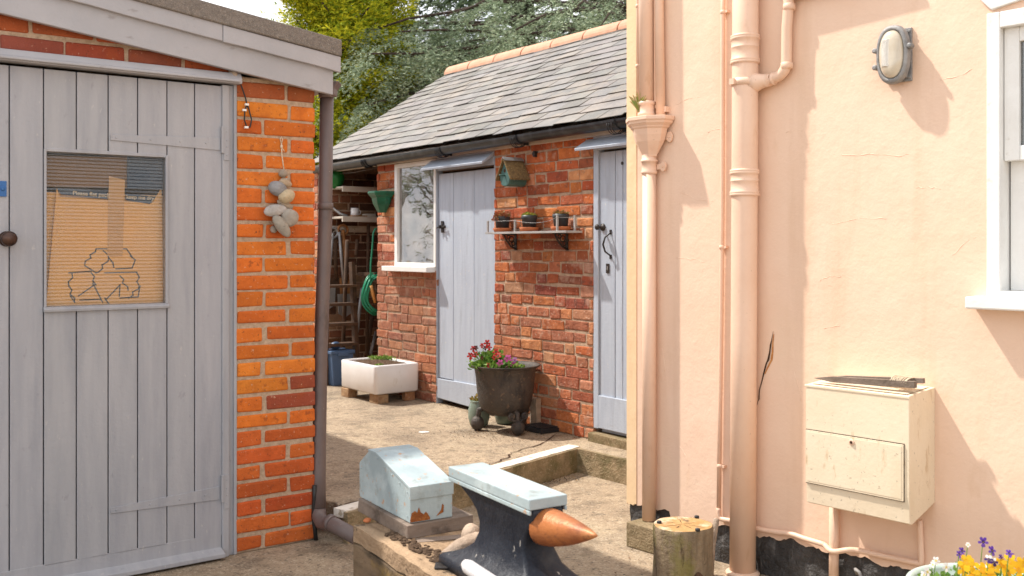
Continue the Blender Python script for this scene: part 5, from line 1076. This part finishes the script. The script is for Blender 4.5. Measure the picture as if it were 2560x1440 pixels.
# wood blocks and blue box. Frame FC: near left corner of the blue box
FC = Fr(-.340, 3.305, math.atan2(.38, .92)); ZB0 = .442
def fcp(x, y, z): return (x, y, z)
ang = math.atan2(.53, .85)
FC = Fr(-.340, 3.305, ang)
m = MB(); m.box(-.012, .235, -.012, .40, .3955, .4415, j=.003); solo('wood_block', m, M['greywood'], 'thick grey brown wood block under the pale blue box', 'wood block', FC, (.1,.1,.3955), bev=.003)
FD = Fr(*gnd(1044, 1357, .3955), math.atan2(.30, .95)); m = MB(); m.box(0, .165, 0, .045, .3955, .398, j=.003); solo('wood_block', m, M['greywood'], 'thin strip of wood lying in front of the pale blue box', 'wood block', FD, (0,0,.3955), bev=.003)
T = thing('blue_metal_box', 'pale blue painted wedge shaped box with rust patches on the timber', 'box', FC, (0,0,ZB0))
Wd = .165; sec = [(0, ZB0), (0, ZB0+.118), (.270, ZB0+.186), (.335, ZB0+.186), (.425, ZB0+.126), (.425, ZB0+.02), (.42, ZB0)]
m = MB(); m.prism(sec, .003, Wd-.003, 'x'); part('body', m, M['ltblue'], T, bev=.003)
m = MB(); m.prism([(-.004, ZB0+.078), (-.004, ZB0+.122), (.272, ZB0+.190), (.337, ZB0+.190), (.345, ZB0+.186), (.335, ZB0+.182), (.270, ZB0+.180), (0, ZB0+.112), (.0, ZB0+.078)], 0, Wd, 'x'); part('lid', m, M['ltblue'], T, bev=.002)
m = MB(); rr_ = random.Random(4); top = [(x_, ZB0+.012+h_) for x_, h_ in ((.002,.0),(.008,.022),(.02,.028),(.028,.020),(.034,.038),(.040,.022),(.052,.012),(.060,.020),(.068,.010),(.075,.0))]
m.prism([(.075, ZB0+.004), (.002, ZB0+.004)]+top, -.0022, 0, 'y'); m.prism([(.118, ZB0+.03), (.122, ZB0+.05), (.128, ZB0+.045), (.126, ZB0+.022), (.10, ZB0+.012)], -.0018, 0, 'y'); part('rust_patch', m, M['rust'], T)
m = MB()
for k in range(9): m.lathe([(.003,0),(.002,.002)], (.012+.0*k, .0, 0), 6, ax='x') if 0 else None
for y, z in ((.02,.10),(.08,.118),(.14,.134),(.2,.15),(.26,.17),(.02,.02),(.4,.03),(.4,.11),(.38,.15)): m.ell((.001, y, ZB0+z), (.002,.003,.003), 8, 5)
part('rivet', m, M['ltblue'], T)
# anvil
T = thing('anvil', 'blue-black anvil with a rusty horn and a pale blue cover on its face', 'anvil', FA, (0,.2,.37))
def rr2(x, y0, y1, z, r=.012): return [(u, v, z) for u, v, _ in rrect(-x, x, y0, y1, min(r, x*.6), 0, 3)]
Z0 = .370; m = MB()
lv = [(.024,-.13,.43,.125),(.052,-.13,.43,.125),(.060,-.12,.42,.118),(.070,-.07,.385,.10),(.086,-.02,.35,.080),(.11,.02,.320,.063),(.145,.045,.305,.054),(.175,.045,.308,.051),(.205,.03,.325,.052),(.228,.012,.355,.053),(.246,.0,.40,.053),(.262,.0,.445,.053),(.275,.0,.465,.053)]
def arch(z, y0, y1, x): return rr2(x, y0, y1, Z0+z)
m.rings([arch(*l[:1], l[1], l[2], l[3]) for l in lv], sm=True); AB = part('body', m, M['anvil'], T)
m = MB(); cz = Z0+.222; R = []
for k in range(15):
    t = k/14; y = .015-.245*t; r = .052*(1-t**1.45)**.88+.0015; z = cz+.034*t**1.3; R.append([(r*1.0*math.cos(a), y, z+r*(1.0 if math.sin(a) > 0 else .98)*math.sin(a)) for a in [2*PI*i/28 for i in range(28)]])
m.rings(R); part('horn', m, M['horn'], T)
m = MB(); m.box(-.064, .060, -.004, .478, Z0+.276, Z0+.306); m.box(-.064, -.056, -.004, .478, Z0+.262, Z0+.2755); m.box(.052, .060, -.004, .478, Z0+.262, Z0+.2755); m.box(-.056, .052, .470, .478, Z0+.262, Z0+.2755)
part('face_cover', m, M['ltblue'], T, bev=.003, label='pale blue painted cover over the face')
m = MB(); m.tube([(.0, -.004, Z0+.275), (.0, -.012, Z0+.268), (.0, -.008, Z0+.255)], .004, 6); part('wire_hook', m, M['oldwood'], T)
# cobwebs left out; pale bar leaning on the near side
p0, p1 = at(1172, 1418, 2.70), at(1290, 1500, 2.45); m = MB(); m.tube([(p0[0]-.012, p0[1]+.015, p0[2]+.006), p0, p1], [.012,.020,.022], 14); solo('pale_bar', m, M['pale_bar'], 'pale grey round ended bar in front of the anvil foot', 'bar', W0, p1)
# driftwood behind the anvil
m = MB(); a, b = at(1112, 1388, 3.06), at(1190, 1350, 3.16); m.tube([(a[0], a[1], .408), (a[0]*.5+b[0]*.5, (a[1]+b[1])/2, .425), (b[0], b[1], .43), (b[0]+.10, b[1]+.05, .42)], [.022,.030,.034,.02], 9, flat=.8); solo('driftwood', m, M['palewood'], 'pale cracked driftwood piece lying behind the anvil foot', 'driftwood', W0, (a[0],a[1],.37))
c = at(1178, 1335, 3.18); m = MB(); m.ell((c[0], c[1]+.02, .43), (.035,.05,.042), nz=.08, seed=5); solo('wood_knot', m, M['palewood'], 'pale rounded wood lump behind the anvil waist', 'wood lump', W0, (c[0],c[1]+.02,.37))
c = at(1108, 1405, 3.0); m = MB(); m.box(c[0]-.025, c[0]+.025, c[1]-.02, c[1]+.02, .3955, .403, j=.002); m.box(c[0]-.01, c[0]+.03, c[1]+.02, c[1]+.03, .3955, .425, j=.003); solo('iron_bracket', m, M['iron'], 'small black iron bracket at the left foot of the anvil', 'bracket', W0, (c[0],c[1],.37), bev=.002)
m = MB(); c = at(918, 1316, 3.50); m.ell((c[0], c[1], .401), (.014,.02,.008), nz=.1); solo('rusty_washer', m, M['terracotta'], 'small rusty lump at the far corner of the timber top', 'washer', W0, (c[0],c[1],.37))
# ------------------------------------------------------------ flower bowl bottom right
BX, BY = at(2475, 1500, 2.85)[:2]; BZ = .386
T = thing('flower_bowl', 'pale sage planter of yellow pansies and white and purple violas', 'planter', W0, (BX,BY,0))
BR_ = .225; m = MB(); m.lathe([(.12,0),(.14,.01),(.19,BZ*.5),(BR_-.012,BZ-.02),(BR_,BZ-.012),(BR_,BZ),(BR_-.012,BZ+.003),(BR_-.020,BZ-.01),(BR_-.03,BZ-.04)], (BX, BY, 0), 48); part('bowl', m, M['bowl'], T)
m = MB(); m.lathe([(BR_-.025,BZ-.03),(.001,BZ-.02)], (BX, BY, 0), 24, cap=(0,1)); part('soil', m, M['soil'], T)
m = MB(); FLW = MB()
for k in range(70): a = rg.uniform(0, 2*PI); r = .185*math.sqrt(rg.random()); leafy(m, (BX+r*math.cos(a), BY+r*math.sin(a), BZ-.03), .03, 14, GR, (.010,.026), .035)
for px, py, s_, kd in ((2340,1402,.011,'w'),(2332,1412,.009,'w'),(2365,1418,.012,'w'),(2318,1430,.013,'w'),(2395,1416,.008,'w'),(2402,1432,.010,'w'),(2310,1437,.010,'w'),(2405,1378,.011,'v'),(2398,1386,.010,'v'),(2458,1355,.014,'v'),(2480,1377,.014,'v'),(2523,1384,.011,'v'),(2530,1393,.011,'v'),(2420,1362,.007,'w'),(2472,1398,.012,'x'),(2485,1405,.012,'x'),(2502,1393,.008,'v'),(2416,1407,.022,'y'),(2408,1425,.024,'y'),(2428,1412,.020,'y'),(2455,1428,.026,'y'),(2480,1425,.022,'y'),(2505,1415,.024,'y'),(2525,1405,.022,'y'),(2545,1425,.026,'y'),(2520,1432,.024,'y'),(2556,1412,.022,'y'),(2470,1440,.024,'y'),(2430,1440,.02,'y')):
    Y = 2.74+rg.uniform(-.08,.08); c = Vector(at(px, py, Y)); col, c2, eye = {'w': ((.85,.83,.80),)*2+((.75,.6,.2),), 'v': ((.12,.04,.38),(.20,.09,.50),(.03,.01,.1)), 'x': ((.85,.83,.8),(.05,.02,.15),(.04,.02,.1)), 'y': ((.90,.50,.008),(.92,.55,.01),(.85,.42,.01))}[kd]
    FLW = MB(); pansy(FLW, c, (rg.uniform(-.5,.5), -1, rg.uniform(.1,.9)), s_, col, eye, c2); part('flower', FLW, M['petal'], T); stem(m, (c.x, c.y+.03, BZ-.03), (c.x, c.y+.003, c.z-.003), .0014)
part('foliage', m, M['leaf'], T)
c = F3.p(2145, 1425, .05); m = MB(); m.tube([(c[0]-.015, -.03, c[1]-.02), (c[0]-.01, -.05, c[1]), (c[0]+.008, -.055, c[1]-.005), (c[0]+.02, -.05, c[1]-.04)], .007, 8); solo('tap_stub', m, M['alloy'], 'small grey bent pipe stub in front of the black plinth', 'pipe stub', F3, c[:1]+(-.05,c[1]-.04))
# ------------------------------------------------------------ trees
def nrm(a): return a/np.maximum(np.linalg.norm(a, axis=-1, keepdims=True), 1e-9)
def quads_mesh(name, V, Cc, mat, par):
    n = len(V)//4; me = bpy.data.meshes.new(name); me.vertices.add(4*n); me.vertices.foreach_set('co', V.astype(np.float32).ravel())
    me.loops.add(4*n); me.loops.foreach_set('vertex_index', np.arange(4*n, dtype=np.int32)); me.polygons.add(n); me.polygons.foreach_set('loop_start', np.arange(0, 4*n, 4, dtype=np.int32))
    a = me.color_attributes.new('tint', 'FLOAT_COLOR', 'CORNER'); c = np.ones((4*n, 4), np.float32); c[:, :3] = np.repeat(Cc, 4, 0); a.data.foreach_set('color', c.ravel())
    me.materials.append(mat); me.update(); o = bpy.data.objects.new(name, me); link(o); o.parent = par; o.location = -Vector(par.location); return o
BW = .13
def sprays(rs, base, dirs, L, nt, blade, cols, droop=.25, width=.45, per=5):
    """each spray: a drooping axis with side twigs, each twig set with leaf blades"""
    Vs = []; Cs = []
    N = len(base); D = nrm(dirs); up = np.array([0,0,1.]); S = nrm(np.cross(D, up)); 
    for k in range(nt):
        t = (k+1)/nt; side = 1 if k % 2 else -1
        bp = base+D*(L*t)[:, None]-up*(droop*L*t*t)[:, None]
        td = nrm(D*.55+S*side*(.75+.2*rs.rand(N))[:, None]-up*(.15+.3*rs.rand(N))[:, None]); tl = L*width*(1-.55*t)*(.6+.6*rs.rand(N))
        for j in range(per):
            u = (j+rs.rand(N)*.8)/per; p = bp+td*(tl*u)[:, None]+rs.randn(N, 3)*.008-up*(tl*u*u*.25)[:, None]
            bd = nrm(td+rs.randn(N, 3)*.36+up*.15); w_ = nrm(np.cross(bd, rs.randn(N, 3))); l = blade*(.6+.8*rs.rand(N))[:, None]; ww = l*.28
            ww = l*BW; q_ = np.stack([p-w_*ww*.4, p+bd*l*.5-w_*ww, p+bd*l, p+bd*l*.5+w_*ww], 1); Vs.append(q_.reshape(-1, 3))
            ci = cols[rs.randint(0, len(cols), N)]*(.75+.5*rs.rand(N, 1)); Cs.append(ci)
    return np.concatenate(Vs), np.concatenate(Cs)
def branch_tree(name, label, cat, base, height, tr, limbs, cols, mat, seed, L=(.35,.7), nt=8, per=5, blade=.09, droop=.3, dens=26, spread=.5, rise=0, tipw=False, wid=.45):
    rs = np.random.RandomState(seed); r = random.Random(seed)
    root = bpy.data.objects.new(name, None); link(root); root.location = base; root['label'] = label; root['category'] = cat; OR[root.name] = Vector(base)
    m = MB(); m.tube([(base[0], base[1], base[2]-.1), (base[0]+.05, base[1], height*.4), (base[0], base[1]+.05, height*.75), (base[0], base[1], height)], [tr, tr*.8, tr*.5, .03], 12); part('trunk', m, M['bark'], root)
    lm = MB(); B = []; D = []; LL = []
    for (p0, p1, sag) in limbs:
        p0 = Vector(p0); p1 = Vector(p1); n = 9; P = []
        for k in range(n): t = k/(n-1); q_ = p0.lerp(p1, t); q_.z += sag*4*t*(1-t)*.6-abs(sag)*.6*t*t; q_ += Vector((r.uniform(-.08,.08), r.uniform(-.08,.08), r.uniform(-.05,.05)))*t; P.append(q_)
        ln = (p1-p0).length; lm.tube(P, [max(.012, .028*ln**.5*(1-.85*k/(n-1))) for k in range(n)], 6)
        d = (p1-p0).normalized(); sd_ = d.cross(Vector((0,0,1))).normalized()
        for _ in range(int(dens*ln)):
            t = (1-.62*r.random()**1.5 if tipw else r.uniform(.22, 1)**.8);
            if tipw: t = min(1, max(.2, round(t*5)/5+r.gauss(0, .035)))
            i = min(int(t*(n-1)), n-2); q_ = P[i].lerp(P[i+1], t*(n-1)-i); s_ = r.choice((-1, 1)); lat = ((round(r.random()*3)/3+r.gauss(0, .06)) if tipw else r.random()**1.3)*spread*ln*(1.15-t)*.6
            bp = q_+sd_*s_*lat+d*lat*.5-Vector((0,0,1))*(lat*.25+r.uniform(0,.12))+Vector((0,0,1))*r.uniform(-.06,.12)
            B.append(bp); D.append(d*.7+sd_*s_*r.uniform(.1, 1.0)+Vector((0,0,1))*(r.uniform(-.5,.15)+rise)); LL.append(r.uniform(*L))
            if lat > .25 and r.random() < .3: lm.tube([q_, q_.lerp(bp, .6)+Vector((0,0,.03)), bp], [.014,.010,.005], 4)
    part('limbs', lm, M['bark'], root)
    V, Cc = sprays(rs, np.array(B), np.array(D), np.array(LL), nt, blade, np.array(cols), droop, width=wid, per=per)
    quads_mesh('crown', V, Cc, mat, root); print(name, len(V)//4)
r = random.Random(31)
# golden cypress behind the garage roof
GB = (-2.5, 14.0, 0); limbs = []
for k in range(170):
    z = r.uniform(1.2, 6.4); a = r.uniform(0, 2*PI) if r.random() < .35 else r.uniform(-PI*.75, .35); R_ = 1.0*(1-(z/8.4)**3.0)*r.uniform(.6, 1.1)+.1
    limbs.append(((GB[0], GB[1], z*.82), (GB[0]+R_*math.cos(a), GB[1]+R_*math.sin(a), z+R_*.15), .1))
branch_tree('golden_cypress', 'bushy golden yellow-green cypress rising behind the garage roof', 'tree', GB, 6.8, .22, limbs, [(.66,.60,.03),(.52,.52,.03),(.76,.68,.04),(.20,.28,.02),(.36,.42,.025)], M['leaf_gold'], 5, L=(.2,.42), nt=7, per=5, blade=.06, droop=.05, dens=30, spread=.35, rise=.5)
# blue cedar with drooping layered branches
CB = (2.3, 16.0, 0); limbs = []
for px, py in ((868,132),(882,178),(872,62),(1000,40),(905,218),(935,112),(1015,188),(955,262),(1062,92),(1100,178),(1045,232),(1130,60),(1205,108),(1150,15),(1262,62),(1330,88),(1300,10),(1400,48),(1455,96),(1500,18),(1545,58),(990,132),(925,30),(1085,0),(1230,-30),(1440,-20),(990,300)):
    p = at(px, py, r.uniform(12.3, 13.9)); limbs.append(((CB[0], CB[1], max(1.8, p[2]+r.uniform(-.1,.7))), p, r.uniform(.25, .5)))
branch_tree('blue_cedar', 'large blue-green cedar with drooping sprays behind the slate roof', 'tree', CB, 8, .38, limbs, [(.27,.34,.21),(.37,.44,.29),(.13,.18,.10),(.44,.50,.34),(.18,.24,.14)], M['leaf_cedar'], 6, L=(.35,.75), nt=14, per=7, blade=.05, droop=.75, dens=7.0, spread=.34, tipw=True, wid=.30)
# darker conifers further back
limbs = []; DB = (.2, 19.5, 0)
for k in range(110):
    z = r.uniform(1.5, 8.5); a = r.uniform(-PI*1.1, .1); R_ = 3.3*(1-(z/11.5)**2)*r.uniform(.5, 1.1)+.4; limbs.append(((DB[0], DB[1], z), (DB[0]+R_*math.cos(a), DB[1]+R_*math.sin(a)*.8, z+.1), .2))
branch_tree('dark_conifer', 'dark green conifer standing behind the blue cedar', 'tree', DB, 10, .35, limbs, [(.07,.11,.05),(.10,.14,.06),(.05,.08,.04)], M['leaf_cedar'], 7, L=(.5,.9), nt=8, per=4, blade=.12, droop=.5, dens=11, spread=.5)
limbs = []; DB = (-1.9, 19.0, 0)
for k in range(60):
    z = r.uniform(.8, 5.4); a = r.uniform(-PI*1.1, .1); R_ = 2.6*(1-(z/7.0)**1.6)*r.uniform(.7, 1.1)+.4; limbs.append(((DB[0], DB[1], z), (DB[0]+R_*math.cos(a), DB[1]+R_*math.sin(a)*.8, z+.1), .2))
branch_tree('green_shrub_tree', 'mid green bushy tree low behind the left end of the slate roof', 'tree', DB, 6, .2, limbs, [(.12,.20,.04),(.18,.26,.06),(.08,.13,.03)], M['leaf_gold'], 8, L=(.4,.8), nt=6, per=4, blade=.12, droop=.3, dens=10, spread=.5)

limbs = []; DB = (-5.15, 9.25, 0)
for k in range(40):
    z = r.uniform(.8, 2.9); a = r.uniform(0, 2*PI); R_ = .75*r.uniform(.6, 1.1); limbs.append(((DB[0], DB[1], z*.7), (DB[0]+R_*math.cos(a), DB[1]+R_*math.sin(a), z+.1), .1))
branch_tree('garden_shrub', 'leafy shrub mirrored in the outhouse window', 'shrub', DB, 2.6, .06, limbs, [(.12,.20,.04),(.18,.26,.06),(.08,.13,.03)], M['leaf_gold'], 9, L=(.15,.3), nt=5, per=4, blade=.06, droop=.2, dens=10, spread=.5)
